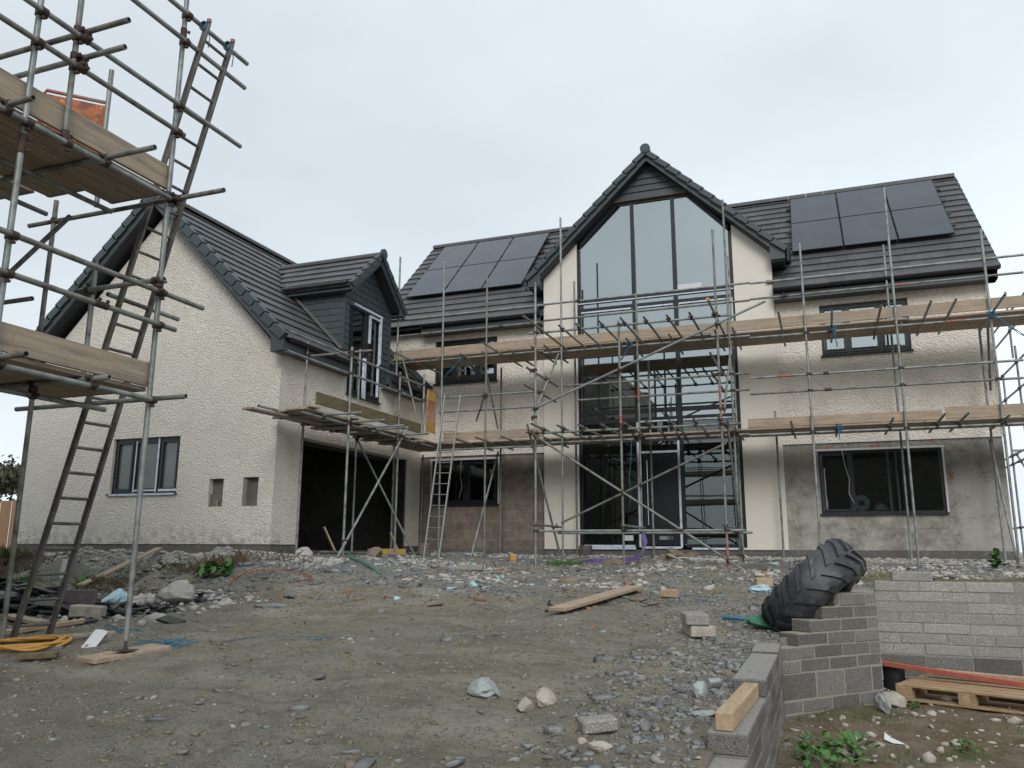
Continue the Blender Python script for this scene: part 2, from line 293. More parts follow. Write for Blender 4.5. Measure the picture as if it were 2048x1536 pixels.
TX= [-60, -14, -11, -9.4, -8, -6, -3, 0, 3, 8, 60]
TY= [60, 8, 0, -1.7, -3.4, -6, -6.6, -7.4, -8.2, -9.2, -11.3, -13.3, -15, -17, -19, -30, -90]
TZ= [[-0.1, -0.1, -0.1, -0.1, -0.1, -0.1, -0.1, -0.1, -0.1, -0.1, -0.1], [-0.1, -0.1, -0.1, -0.1, -0.1, -0.1, -0.1, -0.1, -0.1, -0.1, -0.1], [-0.12, -0.12, -0.12, -0.12, -0.12, -0.14, -0.14, -0.14, -0.16, -0.2, -0.2], [-0.12, -0.12, -0.12, -0.12, -0.13, -0.2, -0.24, -0.25, -0.28, -0.35, -0.4], [-0.12, -0.12, -0.12, -0.12, -0.16, -0.32, -0.36, -0.36, -0.4, -0.45, -0.5], [-0.14, -0.14, -0.12, -0.1, -0.2, -0.42, -0.5, -0.5, -0.5, -0.5, -0.5], [-0.16, -0.16, -0.14, -0.12, -0.25, -0.46, -0.53, -0.53, -0.53, -0.5, -0.5], [-0.35, -0.35, -0.33, -0.25, -0.33, -0.5, -0.58, -0.57, -0.55, -0.5, -0.5], [-0.7, -0.7, -0.68, -0.48, -0.45, -0.57, -0.63, -0.62, -0.6, -0.5, -0.5], [-0.8, -0.8, -0.79, -0.67, -0.6, -0.66, -0.7, -0.69, -0.65, -0.6, -0.6], [-0.84, -0.84, -0.84, -0.84, -0.84, -0.82, -0.82, -0.82, -0.9, -1, -1], [-0.92, -0.92, -0.92, -0.92, -0.92, -0.92, -0.92, -0.92, -0.92, -0.92, -0.92], [-1.08, -1.08, -1.08, -1.08, -1.08, -1.08, -1.08, -1.08, -1.08, -1.08, -1.08], [-1.33, -1.33, -1.33, -1.33, -1.33, -1.33, -1.33, -1.33, -1.33, -1.33, -1.33], [-1.5, -1.5, -1.5, -1.5, -1.5, -1.5, -1.5, -1.5, -1.5, -1.5, -1.5], [-1.6, -1.6, -1.6, -1.6, -1.6, -1.6, -1.6, -1.6, -1.6, -1.6, -1.6], [-1.6, -1.6, -1.6, -1.6, -1.6, -1.6, -1.6, -1.6, -1.6, -1.6, -1.6]]
T=[
("M","standard",-9.24,-1.7,-0.151,-9.24,-1.7,7.24),
("M","standard",-8,-1.7,-0.16,-8,-1.7,6.96),
("M","standard",-6.85,-1.7,-0.2,-6.85,-1.7,6.4),
("M","standard",-4.99,-1.7,-0.243,-4.99,-1.7,7.68),
("M","standard",-3.24,-1.7,-0.267,-3.24,-1.7,5.62),
("M","standard",-1.26,-1.7,-0.276,-1.26,-1.7,7.55),
("M","standard",0.269,-1.7,-0.283,0.269,-1.7,6.33),
("M","standard",1.97,-1.7,-0.3,1.97,-1.7,7.32),
("M","standard",3.61,-1.7,-0.319,3.61,-1.7,6.18),
("M","standard",-5.05,-0.4,-0.187,-5.05,-0.4,6.52),
("M","standard",-3.26,-0.4,-0.193,-3.26,-0.4,4.37),
("M","standard",-1.32,-0.4,-0.195,-1.32,-0.4,6.71),
("M","standard",-6.98,-0.4,-0.169,-6.98,-0.4,4.47),
("M","standard",-0.488,-0.4,-0.195,-0.488,-0.4,3),
("M","standard",1.97,-0.4,-0.211,1.97,-0.4,6.54),
("M","standard",-9.12,-0.4,-0.15,-9.12,-0.4,2.35),
("M","standard",3.62,-0.4,-0.224,3.62,-0.4,4.51),
("M","standard",-5.03,-3.4,-0.363,-5.03,-3.4,5.54),
("M","standard",-3.25,-3.4,-0.387,-3.25,-3.4,4.53),
("M","standard",-1.32,-3.4,-0.39,-1.32,-3.4,6.21),
("M","guard_rail",-9.5,-1.65,5.59,-5.42,-1.65,5.59),
("M","guard_rail",-5.42,-1.65,5.6,-0.78,-1.65,5.6),
("M","guard_rail",-0.78,-1.65,5.58,4.29,-1.65,5.58),
("M","guard_rail",-9.21,-1.65,5.18,-5.43,-1.65,5.18),
("M","guard_rail",-5.43,-1.65,5.21,-0.798,-1.65,5.21),
("M","guard_rail",-0.798,-1.65,5.23,4.25,-1.65,5.23),
("M","guard_rail",-8.06,-1.65,3.54,-5.67,-1.65,3.54),
("M","guard_rail",-4.98,-1.65,3.63,-0.883,-1.65,3.63),
("M","guard_rail",-0.887,-1.65,3.52,4.07,-1.65,3.52),
("M","guard_rail",-8.08,-1.65,3.19,-5.67,-1.65,3.19),
("M","guard_rail",-4.64,-1.65,3.28,-0.901,-1.65,3.28),
("M","guard_rail",-0.905,-1.65,3.18,4.04,-1.65,3.18),
("M","ledger",-9.32,-1.65,4.51,-5.43,-1.65,4.51),
("M","ledger",-5.43,-1.65,4.46,-0.841,-1.65,4.46),
("M","ledger",-0.84,-1.65,4.41,4.16,-1.65,4.41),
("M","ledger",-8.16,-1.65,2.31,-5.44,-1.65,2.31),
("M","ledger",-5.44,-1.65,2.37,-0.949,-1.65,2.37),
("M","ledger",-0.949,-1.65,2.35,3.95,-1.65,2.35),
("M","ledger",-5.13,-1.65,0.341,-1,-1.65,0.341),
("M","ledger",-5.19,-3.35,4.47,-1.07,-3.35,4.47),
("M","ledger",-5.12,-3.35,2.35,-0.967,-3.35,2.35),
("M","ledger",-5.08,-3.35,0.35,-0.989,-3.35,0.35),
("M","transom",0.773,-2.84,4.46,0.773,-0.3,4.46),
("M","transom",1.63,-2.91,4.46,1.63,-0.3,4.46),
("M","transom",2.47,-2.87,4.46,2.47,-0.3,4.46),
("M","transom",2.88,-2.85,4.46,2.88,-0.3,4.46),
("M","transom",3.65,-2.83,4.46,3.65,-0.3,4.46),
("M","transom",-0.191,-3.04,4.46,-0.191,-0.3,4.46),
("M","transom",-6.46,-2.88,4.46,-6.46,-0.3,4.46),
("M","transom",-7.37,-2.03,4.46,-7.37,-0.3,4.46),
("M","transom",-8.07,-1.96,4.46,-8.07,-0.3,4.46),
("M","transom",-5.56,-2.15,4.46,-5.56,-0.3,4.46),
("M","transom",-6.16,-1.94,4.46,-6.16,-0.3,4.46),
("M","transom",-5.26,-2.14,4.46,-5.26,-0.3,4.46),
("M","transom",-3.39,-2.13,4.46,-3.39,-0.3,4.46),
("M","transom",-2.46,-2.15,4.46,-2.46,-0.3,4.46),
("M","transom",-1.51,-2.15,4.46,-1.51,-0.3,4.46),
("M","transom",-1.14,-2.23,4.46,-1.14,-0.3,4.46),
("M","transom",-8.76,-2.64,4.46,-8.76,-0.3,4.46),
("M","transom",-0.101,-2.71,2.38,-0.101,-0.3,2.38),
("M","transom",0.729,-2.08,2.38,0.729,-0.3,2.38),
("M","transom",1.69,-2.54,2.38,1.69,-0.3,2.38),
("M","transom",2.52,-2.73,2.38,2.52,-0.3,2.38),
("M","transom",2.9,-2.72,2.38,2.9,-0.3,2.38),
("M","transom",3.63,-2.17,2.38,3.63,-0.3,2.38),
("M","transom",-7.23,-2.45,2.38,-7.23,-0.3,2.38),
("M","transom",-6.69,-2.62,2.38,-6.69,-0.3,2.38),
("M","transom",-6.1,-2.59,2.38,-6.1,-0.3,2.38),
("M","transom",-4.27,-2.05,2.38,-4.27,-0.3,2.38),
("M","transom",-3.32,-2.05,2.38,-3.32,-0.3,2.38),
("M","transom",-5.27,-2.13,2.38,-5.27,-0.3,2.38),
("M","transom",-2.4,-1.98,2.38,-2.4,-0.3,2.38),
("M","transom",-1.48,-2.35,2.38,-1.48,-0.3,2.38),
("M","transom",-1.19,-2.25,2.38,-1.19,-0.3,2.38),
("M","transom",-4.89,-4.53,4.46,-4.89,-1.3,4.46),
("M","transom",-4.44,-3.63,4.46,-4.44,-1.3,4.46),
("M","transom",-4.08,-3.62,4.46,-4.08,-1.3,4.46),
("M","transom",-3.59,-3.63,4.46,-3.59,-1.3,4.46),
("M","transom",-3.13,-3.74,4.46,-3.13,-1.3,4.46),
("M","transom",-2.69,-3.62,4.46,-2.69,-1.3,4.46),
("M","transom",-2.24,-3.6,4.46,-2.24,-1.3,4.46),
("M","transom",-1.8,-3.63,4.46,-1.8,-1.3,4.46),
("M","transom",-1.35,-4.4,4.46,-1.35,-1.3,4.46),
("M","transom",-4.87,-4.09,2.38,-4.87,-1.3,2.38),
("M","transom",-4.45,-3.73,2.38,-4.45,-1.3,2.38),
("M","transom",-4.04,-3.66,2.38,-4.04,-1.3,2.38),
("M","transom",-3.6,-3.65,2.38,-3.6,-1.3,2.38),
("M","transom",-3.14,-3.69,2.38,-3.14,-1.3,2.38),
("M","transom",-2.69,-3.7,2.38,-2.69,-1.3,2.38),
("M","transom",-2.26,-3.65,2.38,-2.26,-1.3,2.38),
("M","transom",-1.8,-3.62,2.38,-1.8,-1.3,2.38),
("M","transom",-1.33,-3.77,2.38,-1.33,-1.3,2.38),
("M","transom",-5.13,-3.65,3.62,-5.13,-1.55,3.62),
("M","transom",-5.18,-3.65,3.27,-5.18,-1.55,3.27),
("M","transom",-1.44,-3.65,3.63,-1.44,-1.55,3.63),
("M","transom",-1.43,-3.65,3.26,-1.43,-1.55,3.26),
("M","transom",-5.03,-3.65,0.451,-5.03,-1.55,0.451),
("M","transom",-3.21,-3.65,0.421,-3.21,-1.55,0.421),
("M","transom",-1.33,-3.65,0.411,-1.33,-1.55,0.411),
("M","brace",-5.06,-3.46,2.28,-0.931,-3.46,-0.435),
("M","brace",-5.11,-3.46,2.79,-0.394,-3.46,4.62),
("M","brace",-5.01,-1.76,0.558,-1.41,-1.76,2.17),
("M","brace",-5.06,-1.7,4.37,-5.11,-3.35,2.65),
("M","brace",-1.22,-1.7,4.33,-1.26,-3.35,2.61),
("M","brace",-5.21,-3.4,2.51,-5.08,-1.6,-0.159),
("M","brace",-1.21,-3.4,2.31,-1.21,-1.6,-0.25),
("M","brace",-6.96,-1.7,4.59,-7.06,-0.4,2.92),
("M","brace",-7.05,-0.4,2.34,-7.17,-1.7,-0.174),
("M","brace",3.7,-0.4,3.2,3.54,-1.7,4.19),
("M","brace",3.58,-0.4,2.19,3.59,-1.7,-0.291),
("W","standard",-8.1,-5.56,-0.217,-8.1,-5.56,3.88),
("W","standard",-8.1,-3.58,-0.19,-8.1,-3.58,3.78),
("W","standard",-8.1,-2.43,2.57,-8.1,-2.43,3.97),
("W","standard",-9.1,-5.62,-0.152,-9.1,-5.62,4.05),
("W","standard",-9.1,-3.64,-0.158,-9.1,-3.64,4.37),
("W","ledger",-8.15,-7.07,2.35,-8.15,-1.77,2.35),
("W","ledger",-9.05,-7.08,2.51,-9.05,-4,2.51),
("W","guard_rail",-8.15,-7.54,3.71,-8.15,-2.31,3.71),
("W","guard_rail",-8.15,-7.55,3.35,-8.15,-2.34,3.35),
("W","transom",-7.31,-6.38,2.4,-9.25,-6.38,2.4),
("W","transom",-7.35,-5.48,2.4,-9.25,-5.48,2.4),
("W","transom",-7.33,-4.73,2.4,-9.25,-4.73,2.4),
("W","transom",-7.38,-4.46,2.4,-9.25,-4.46,2.4),
("W","transom",-7.39,-3.54,2.4,-9.25,-3.54,2.4),
("W","guard_rail",-7.66,-5.54,3.78,-9.1,-5.54,3.78),
("W","brace",-8.04,-3.26,2.61,-8.04,-6.04,-0.393),
("W","brace",-9.1,-3.71,2.43,-8.1,-2.57,-0.229),
("W","brace",-9,-1.97,4.73,-8.6,-1.72,3),
("L","standard",-5.33,-13.32,-0.86,-5.33,-13.32,6.5),
("L","standard",-5.33,-14.49,3.37,-5.33,-14.49,6),
("L","standard",-5.33,-14.85,-1.1,-5.33,-14.85,6.3),
("L","guard_rail",-5.28,-17.2,3.98,-5.28,-13.24,3.98),
("L","guard_rail",-5.28,-17.2,4.26,-5.28,-12.43,4.26),
("L","guard_rail",-5.28,-17.2,4.96,-5.28,-12.43,4.96),
("L","guard_rail",-5.28,-17.2,5.26,-5.28,-12.42,5.26),
("L","ledger",-5.28,-17.2,3.27,-5.28,-13.32,3.27),
("L","guard_rail",-5.28,-17.2,2.33,-5.28,-12.79,2.33),
("L","guard_rail",-5.28,-17.2,2.02,-5.28,-13.13,2.02),
("L","ledger",-5.28,-17.2,1.31,-5.28,-13.31,1.31),
("L","ledger",-5.95,-17.2,3.21,-5.95,-13.4,3.21),
("L","ledger",-5.95,-17.2,1.27,-5.95,-13.23,1.27),
("L","guard_rail",-6.12,-13.19,2.45,-6.12,-12.23,2.45),
("L","ledger",-6.6,-17.2,3.21,-6.6,-13.58,3.21),
("L","transom",-5.01,-15.04,3.38,-7.3,-15.04,3.38),
("L","transom",-4.73,-14.11,3.38,-7.3,-14.11,3.38),
("L","transom",-4.75,-13.22,3.38,-7.3,-13.22,3.38),
("L","transom",-5.12,-14.84,1.42,-7.3,-14.84,1.42),
("L","transom",-5.21,-14,1.42,-7.3,-14,1.42),
("L","transom",-5.23,-13.1,1.42,-7.3,-13.1,1.42),
("L","guard_rail",-4.81,-14.44,4.34,-7.4,-14.44,4.34),
("L","guard_rail",-4.82,-14.44,4.09,-7.4,-14.44,4.09),
("L","transom",-5.22,-13.38,2.44,-6.3,-13.38,2.44),
("L","standard",-6.17,-13.32,-0.952,-6.17,-13.32,2.75),
("L","standard",-6.86,-13.43,-0.952,-6.86,-13.43,3.55),
("L","brace",-6.4,-13.48,3.2,-7.26,-13.48,2.62),
("L","transom",-6.78,-13.48,2.39,-8.2,-13.48,2.39),
]
# ------------------------------------------------------------------ terrain
def terr(x,y):
    i=max(0,min(len(TX)-2,bisect.bisect_right(TX,x)-1)); j=0
    while j<len(TY)-2 and y<TY[j+1]: j+=1
    a=min(1,max(0,(x-TX[i])/(TX[i+1]-TX[i]))); b=min(1,max(0,(TY[j]-y)/(TY[j]-TY[j+1])))
    return (TZ[j][i]*(1-a)+TZ[j][i+1]*a)*(1-b)+(TZ[j+1][i]*(1-a)+TZ[j+1][i+1]*a)*b
_T=np.array(TZ); _ty=np.array(TY,float)[::-1]; _tx=np.array(TX,float)
def terrv(x,y):
    i=np.clip(np.searchsorted(_tx,x,side='right')-1,0,len(TX)-2); jr=np.clip(np.searchsorted(_ty,y,side='right')-1,0,len(TY)-2)
    Z=_T[::-1]; a=np.clip((x-_tx[i])/(_tx[i+1]-_tx[i]),0,1); b=np.clip((y-_ty[jr])/(_ty[jr+1]-_ty[jr]),0,1)
    return (Z[jr,i]*(1-a)+Z[jr,i+1]*a)*(1-b)+(Z[jr+1,i]*(1-a)+Z[jr+1,i+1]*a)*b
def vnoise(x,y,s,seed=0):
    x=x*s+seed*17.3; y=y*s-seed*9.1; xi=np.floor(x).astype(np.int64); yi=np.floor(y).astype(np.int64); fx=x-xi; fy=y-yi
    h=lambda a,b: ((np.sin(a*127.1+b*311.7+seed*74.7)*43758.5453)%1.0)
    u=fx*fx*(3-2*fx); v=fy*fy*(3-2*fy)
    return (h(xi,yi)*(1-u)+h(xi+1,yi)*u)*(1-v)+(h(xi,yi+1)*(1-u)+h(xi+1,yi+1)*u)*v-.5
# low front wall (centre line), stepped wall, rear wall give the edge of the dug-out pit
CW=[(-.30,-16.6),(-.26,-15.6),(-.17,-14.4),(-.10,-13.4),(-.03,-12.4),(-.03,-11.6),(-.06,-11.26)]
PIT=[(-.16,-17.4),(-.16,-14.5),(-.14,-13.4),(-.135,-12.4),(-.14,-11.3),(-.13,-11.2),(.70,-10.14),(.70,-8.74),(9,-8.74),(14,-8.74),(14,-17.4)]
def inpoly(x,y,P):
    r=np.zeros(np.shape(x),bool); n=len(P)
    for k in range(n):
        x0,y0=P[k]; x1,y1=P[(k+1)%n]
        c=((y0>y)!=(y1>y))&(x<(x1-x0)*(y-y0)/((y1-y0) if y1!=y0 else 1e-9)+x0); r^=c
    return r
def ground(x,y):
    x=np.asarray(x,float); y=np.asarray(y,float)
    z=terrv(x,y)
    amp=np.clip((-y+2)/6,.15,1)
    z=z+amp*(.07*vnoise(x,y,.7,1)+.045*vnoise(x,y,1.9,2)+.030*vnoise(x,y,5,3)+.020*vnoise(x,y,11,4))
    emb=np.clip((-x-8.2)/1.5,0,1)*np.clip((-y-6.3)/.6,0,1)*np.clip((y+10)/1,0,1); z=z+emb*(.30*vnoise(x,y,1.6,6)+.18*vnoise(x,y,4,7)+.06*vnoise(x,y,9,8))
    # faint tyre ruts running to the house
    rut=np.exp(-((x+2.2+.06*y)/.25)**2)+np.exp(-((x+3.9+.06*y)/.25)**2); z=z-.045*rut*np.clip((-y-7)/2,0,1)*(1+vnoise(x,y,3,9))
    rr=np.clip(1-np.hypot((x+.55),(y+12.3)*.5)/.9,0,1); z=z-.0*rr
    p=inpoly(x,y,PIT); zp=-1.36-.03*np.clip(-y-9,0,6)+.06*vnoise(x,y,1.1,11)+.04*vnoise(x,y,4,12)+.015*vnoise(x,y,14,13)
    zp=np.where((y<-11.5),zp+.02,zp)
    return np.where(p,zp,z)
gz=lambda x,y: float(ground(np.array([x]),np.array([y]))[0])
def axis(parts):
    o=[]
    for a,b,s in parts: o+=list(np.arange(a,b-1e-6,s))
    return np.array(sorted(o+[parts[-1][1]]))
gx=axis([(-150,-40,20),(-40,-20,2),(-20,-12,.16),(-12,-6,.11),(-6,4.5,.065),(4.5,9,.3),(9,40,3),(40,150,15)])
gy=axis([(-120,-40,16),(-40,-20,2),(-20,-8,.065),(-8,-1,.1),(-1,6,.35),(6,40,3),(40,160,20)])
GX,GY=np.meshgrid(gx,gy); GZ=ground(GX,GY)
def zone(x,y):      # gravel, lime/white, brown soil, moss
    g=np.clip(1.2-np.abs(y+4.5)/3.2,0,1)*np.clip((-x-3.0)/3,0,1)+np.clip((-y-13)/2.5,0,1)*np.clip((-x-1.8)/2,0,1)*.6+np.clip((y+5)/2,0,1)*np.clip((x+1)/2,0,1)*.8+np.clip((-x-7)/2,0,1)*np.clip((y+9)/1.5,0,1)*.7
    g=np.clip(g+.9*vnoise(x,y,.9,21)+.5*vnoise(x,y,2.7,22),0,1)
    w=1.3*np.clip((y+1.7)/.9,0,1)+np.clip((y+7.5)/.9,0,1)*np.clip((-x-9.0)/.6,0,1)
    w=w+.35*np.exp(-((x+6)/2.2)**2-((y+8.3)/1.1)**2)+.3*np.exp(-((x+1.0)/.7)**2-((y+9.6)/1)**2)
    w=np.clip(w+.7*vnoise(x,y,2,23)+.6*vnoise(x,y,6,24)-.1,0,1)
    b=inpoly(x,y,PIT)*1.0
    m=np.exp(-((x-2)/1.6)**2-((y+4.6)/.55)**2)*1.2+np.clip((-x-9)/2,0,1)*np.clip((-y-7)/.5,0,1)*np.clip((y+9.6)/.6,0,1)*.75+b*.55*(vnoise(x,y,2.1,31)>.12)
    m=np.clip(m+vnoise(x,y,3,25)*1.1-.2,0,1)
    return g,w,b,m
gme=bpy.data.meshes.new('ground'); ny,nx=GX.shape
V=np.stack([GX.ravel(),GY.ravel(),GZ.ravel()],1)
ii=(np.arange(ny-1)[:,None]*nx+np.arange(nx-1)[None,:]).ravel()
Fq=np.stack([ii,ii+1,ii+nx+1,ii+nx],1)
gme.vertices.add(len(V)); gme.vertices.foreach_set('co',V.ravel()); gme.loops.add(Fq.size); gme.loops.foreach_set('vertex_index',Fq.ravel().astype(np.int32))
gme.polygons.add(len(Fq)); gme.polygons.foreach_set('loop_start',np.arange(0,Fq.size,4,dtype=np.int32)); gme.polygons.foreach_set('loop_total',np.full(len(Fq),4,np.int32)); gme.polygons.foreach_set('use_smooth',np.ones(len(Fq),bool)); gme.update(calc_edges=True)
for nm,a in zip(('gravel','lime','soil','moss'),zone(GX.ravel(),GY.ravel())):
    at=gme.attributes.new(nm,'FLOAT','POINT'); at.data.foreach_set('value',a.astype(np.float32))
gm=bpy.data.materials.new('site_ground'); gm.use_nodes=True; t=gm.node_tree; n=t.nodes; L=t.links.new; P=n['Principled BSDF']; P.inputs['Roughness'].default_value=.95; P.inputs['Specular IOR Level'].default_value=.15
tc=n.new('ShaderNodeTexCoord')
def nz_(sc,det=6,ro=.65,vec=None):
    z=n.new('ShaderNodeTexNoise'); z.inputs['Scale'].default_value=sc; z.inputs['Detail'].default_value=det; z.inputs['Roughness'].default_value=ro; L(vec or tc.outputs['Object'],z.inputs['Vector']); return z.outputs['Fac']
def mr_(a,lo,hi,t0=0,t1=1):
    r=n.new('ShaderNodeMapRange'); r.inputs[1].default_value=lo; r.inputs[2].default_value=hi; r.inputs[3].default_value=t0; r.inputs[4].default_value=t1; L(a,r.inputs[0]); return r.outputs[0]
def mx_(f,a,b):
    x=n.new('ShaderNodeMix'); x.data_type='RGBA'
    L(f,x.inputs[0])
    for v,k in ((a,6),(b,7)):
        if isinstance(v,tuple): x.inputs[k].default_value=(*v,1)
        else: L(v,x.inputs[k])
    return x.outputs[2]
def mul_(a,b):
    x=n.new('ShaderNodeMath'); x.operation='MULTIPLY'; L(a,x.inputs[0]); L(b,x.inputs[1]); return x.outputs[0]
def at_(nm):
    a=n.new('ShaderNodeAttribute'); a.attribute_name=nm; return a.outputs['Fac']
c=mx_(mr_(nz_(.55),.38,.66),(.235,.208,.158),(.30,.270,.212))
c=mx_(mr_(nz_(3.5,8,.7),.46,.72),c,(.155,.139,.110))
mpn=n.new('ShaderNodeMapping'); mpn.inputs['Scale'].default_value=(.55,2.6,1); mpn.inputs['Rotation'].default_value=(0,0,-.35); L(tc.outputs['Object'],mpn.inputs[0])
c=mx_(mr_(nz_(1.6,9,.7,mpn.outputs[0]),.50,.68),c,(.148,.133,.106))
c=mx_(mr_(nz_(.9,7,.6,mpn.outputs[0]),.52,.66),c,(.31,.283,.232))
c=mx_(mr_(nz_(11,8,.85),.53,.62),c,(.125,.112,.088))
c=mx_(mr_(nz_(34,5,.85),.55,.66),c,(.32,.30,.25))
c=mx_(mr_(nz_(75,3,.8),.56,.64),c,(.12,.11,.09))
gc=mx_(mr_(nz_(45,3,.8),.42,.60),(.13,.138,.133),(.30,.31,.295))
c=mx_(mul_(at_('gravel'),mr_(nz_(6,5),.36,.55)),c,gc)
vo=n.new('ShaderNodeTexVoronoi'); vo.inputs['Scale'].default_value=26; L(tc.outputs['Object'],vo.inputs['Vector'])
c=mx_(mul_(mr_(vo.outputs['Distance'],.22,.14),mr_(nz_(2.1),.52,.6)),c,(.32,.31,.285))
bc=mx_(mr_(nz_(2.6,8,.7),.40,.64),(.15,.105,.068),(.25,.20,.148)); bc=mx_(mr_(nz_(30,4),.58,.68),bc,(.30,.27,.22))
c=mx_(at_('soil'),c,bc)
c=mx_(mul_(at_('moss'),mr_(nz_(9,6),.42,.56)),c,mx_(mr_(nz_(14),.4,.62),(.085,.095,.03),(.17,.14,.06)))
c=mx_(mul_(at_('lime'),mr_(nz_(11,6,.75),.40,.56)),c,mx_(mr_(nz_(30,3),.4,.6),(.36,.335,.305),(.52,.49,.455)))
L(c,P.inputs['Base Color'])
b1=n.new('ShaderNodeBump'); b1.inputs['Strength'].default_value=1; b1.inputs['Distance'].default_value=.045; L(nz_(9,8,.75),b1.inputs['Height'])
b2=n.new('ShaderNodeBump'); b2.inputs['Strength'].default_value=1; b2.inputs['Distance'].default_value=.012; L(nz_(55,5,.8),b2.inputs['Height']); L(b1.outputs[0],b2.inputs['Normal']); L(b2.outputs[0],P.inputs['Normal'])
gme.materials.append(gm); go=bpy.data.objects.new('ground',gme); COL.objects.link(go); go['kind']='structure'
# ------------------------------------------------------------------ HOUSE
H=thing('detached_house','large pale roughcast house with grey roofs, tall glazed gable and garage wing','house',(-3.17,0,0))
def wallgrid(mb,axis_,pos,u0,u1,z0,z1,holes,th,sgn):
    """wall facing sgn along axis_ (1: Y, 0: X); pos = outer face; thickness goes the other way"""
    us=sorted({u0,u1,*[h[0] for h in holes],*[h[1] for h in holes]}); zs=sorted({z0,z1,*[h[2] for h in holes],*[h[3] for h in holes]})
    us=[u for u in us if u0<=u<=u1]; zs=[z for z in zs if z0<=z<=z1]
    occ=lambda i,j: 0<=i<len(us)-1 and 0<=j<len(zs)-1 and not any(h[0]<(us[i]+us[i+1])/2<h[1] and h[2]<(zs[j]+zs[j+1])/2<h[3] for h in holes)
    a,b=pos,pos-sgn*th
    Pt=lambda u,t,z:(u,t,z) if axis_==1 else (t,u,z)
    def q(p):
        v=[Vector(x) for x in p]; return v
    for i in range(len(us)-1):
        for j in range(len(zs)-1):
            if not occ(i,j): continue
            U0,U1,Z0,Z1=us[i],us[i+1],zs[j],zs[j+1]
            fr=[Pt(U0,a,Z0),Pt(U1,a,Z0),Pt(U1,a,Z1),Pt(U0,a,Z1)]; bk=[Pt(U0,b,Z0),Pt(U0,b,Z1),Pt(U1,b,Z1),Pt(U1,b,Z0)]
            fl=(axis_==1)==(sgn>0)
            if fl: fr=fr[::-1]; bk=bk[::-1]
            mb.add(fr,[(0,1,2,3)]); mb.add(bk,[(0,1,2,3)])
            for di,dj,p in ((-1,0,[Pt(U0,a,Z0),Pt(U0,a,Z1),Pt(U0,b,Z1),Pt(U0,b,Z0)]),(1,0,[Pt(U1,a,Z0),Pt(U1,b,Z0),Pt(U1,b,Z1),Pt(U1,a,Z1)]),(0,-1,[Pt(U0,a,Z0),Pt(U0,b,Z0),Pt(U1,b,Z0),Pt(U1,a,Z0)]),(0,1,[Pt(U0,a,Z1),Pt(U1,a,Z1),Pt(U1,b,Z1),Pt(U0,b,Z1)])):
                if not occ(i+di,j+dj): mb.add(p[::-1] if fl else p,[(0,1,2,3)])
ZB=-.55
WU_R=(.575,2.38,4.25,5.42); WL_R=(.33,2.75,.77,2.12); WU_L=(-9.04,-7.26,4.25,5.42); WL_L=(-9.05,-7.22,1.1,2.22)
# main front wall: roughcast above, bare blockwork below, either side of the gable
mb=MB(); wallgrid(mb,1,0,-.39,3.885,2.31,5.70,[WU_R],.3,-1); mb.build('upper_roughcast_wall',M['render2'],H); mb=MB(); wallgrid(mb,1,0,-10.87,-5.953,2.34,5.70,[WU_L],.3,-1); mb.build('upper_roughcast_wall',M['render2'],H)
mb=MB(); mb.box((-.39,-.018,2.295),(3.89,-.002,2.318)); mb.build('bellcast_bead',M['white'],H); mb=MB(); mb.box((-9.38,-.018,2.33),(-5.955,-.002,2.352)); mb.build('bellcast_bead',M['white'],H)
mb=MB(); wallgrid(mb,1,.018,-.385,3.87,0,2.309,[WL_R],.28,-1); mb.build('lower_block_wall',M['bwgrey'],H,label='bare grey block wall splashed with render under the right windows')
mb=MB(); wallgrid(mb,1,.018,-10.8,-5.96,0,2.339,[WL_L],.28,-1); mb.build('lower_block_wall',M['bwbrown'],H,label='bare brown block wall beside the garage')
mb=MB(); mb.box((-10.87,.006,ZB),(3.90,.3,-.003)); mb.build('plinth',M['plinth'],H)
mb=MB(); mb.box((3.885,.301,0),(3.6,8.0,5.7)); mb.box((3.885,.02,0),(3.872,.3,2.305)); mb.prism([(-.02,5.7),(8.02,5.7),(4.0,9.5)],0,3.884,3.6); mb.box((3.878,-.012,2.3),(3.896,-.0005,5.6)); mb.build('gable_end_wall',M['render2'],H)
mb=MB(); mb.box((-10.87,.31,0),(-10.6,8,5.7)); mb.box((-10.59,7.7,0),(3.59,8,5.7)); mb.prism([(.1,5.7),(7.9,5.7),(4,9.4)],0,-10.86,-10.6); mb.build('rear_wall',M['render2'],H)
mb=MB(); mb.box((-10.59,.31,2.62),(3.59,7.69,2.85)); mb.box((-10.59,.31,-.2),(3.59,7.69,.0)); mb.box((-10.59,4.2,0),(3.59,4.35,2.6)); mb.box((-10.59,3.2,2.86),(3.59,3.35,5.3)); mb.box((-6.1,.31,0),(-5.98,4.1,2.6)); mb.box((-.36,.31,0),(-.24,4.1,2.6)); mb.build('interior_partition',M['inner'],H)
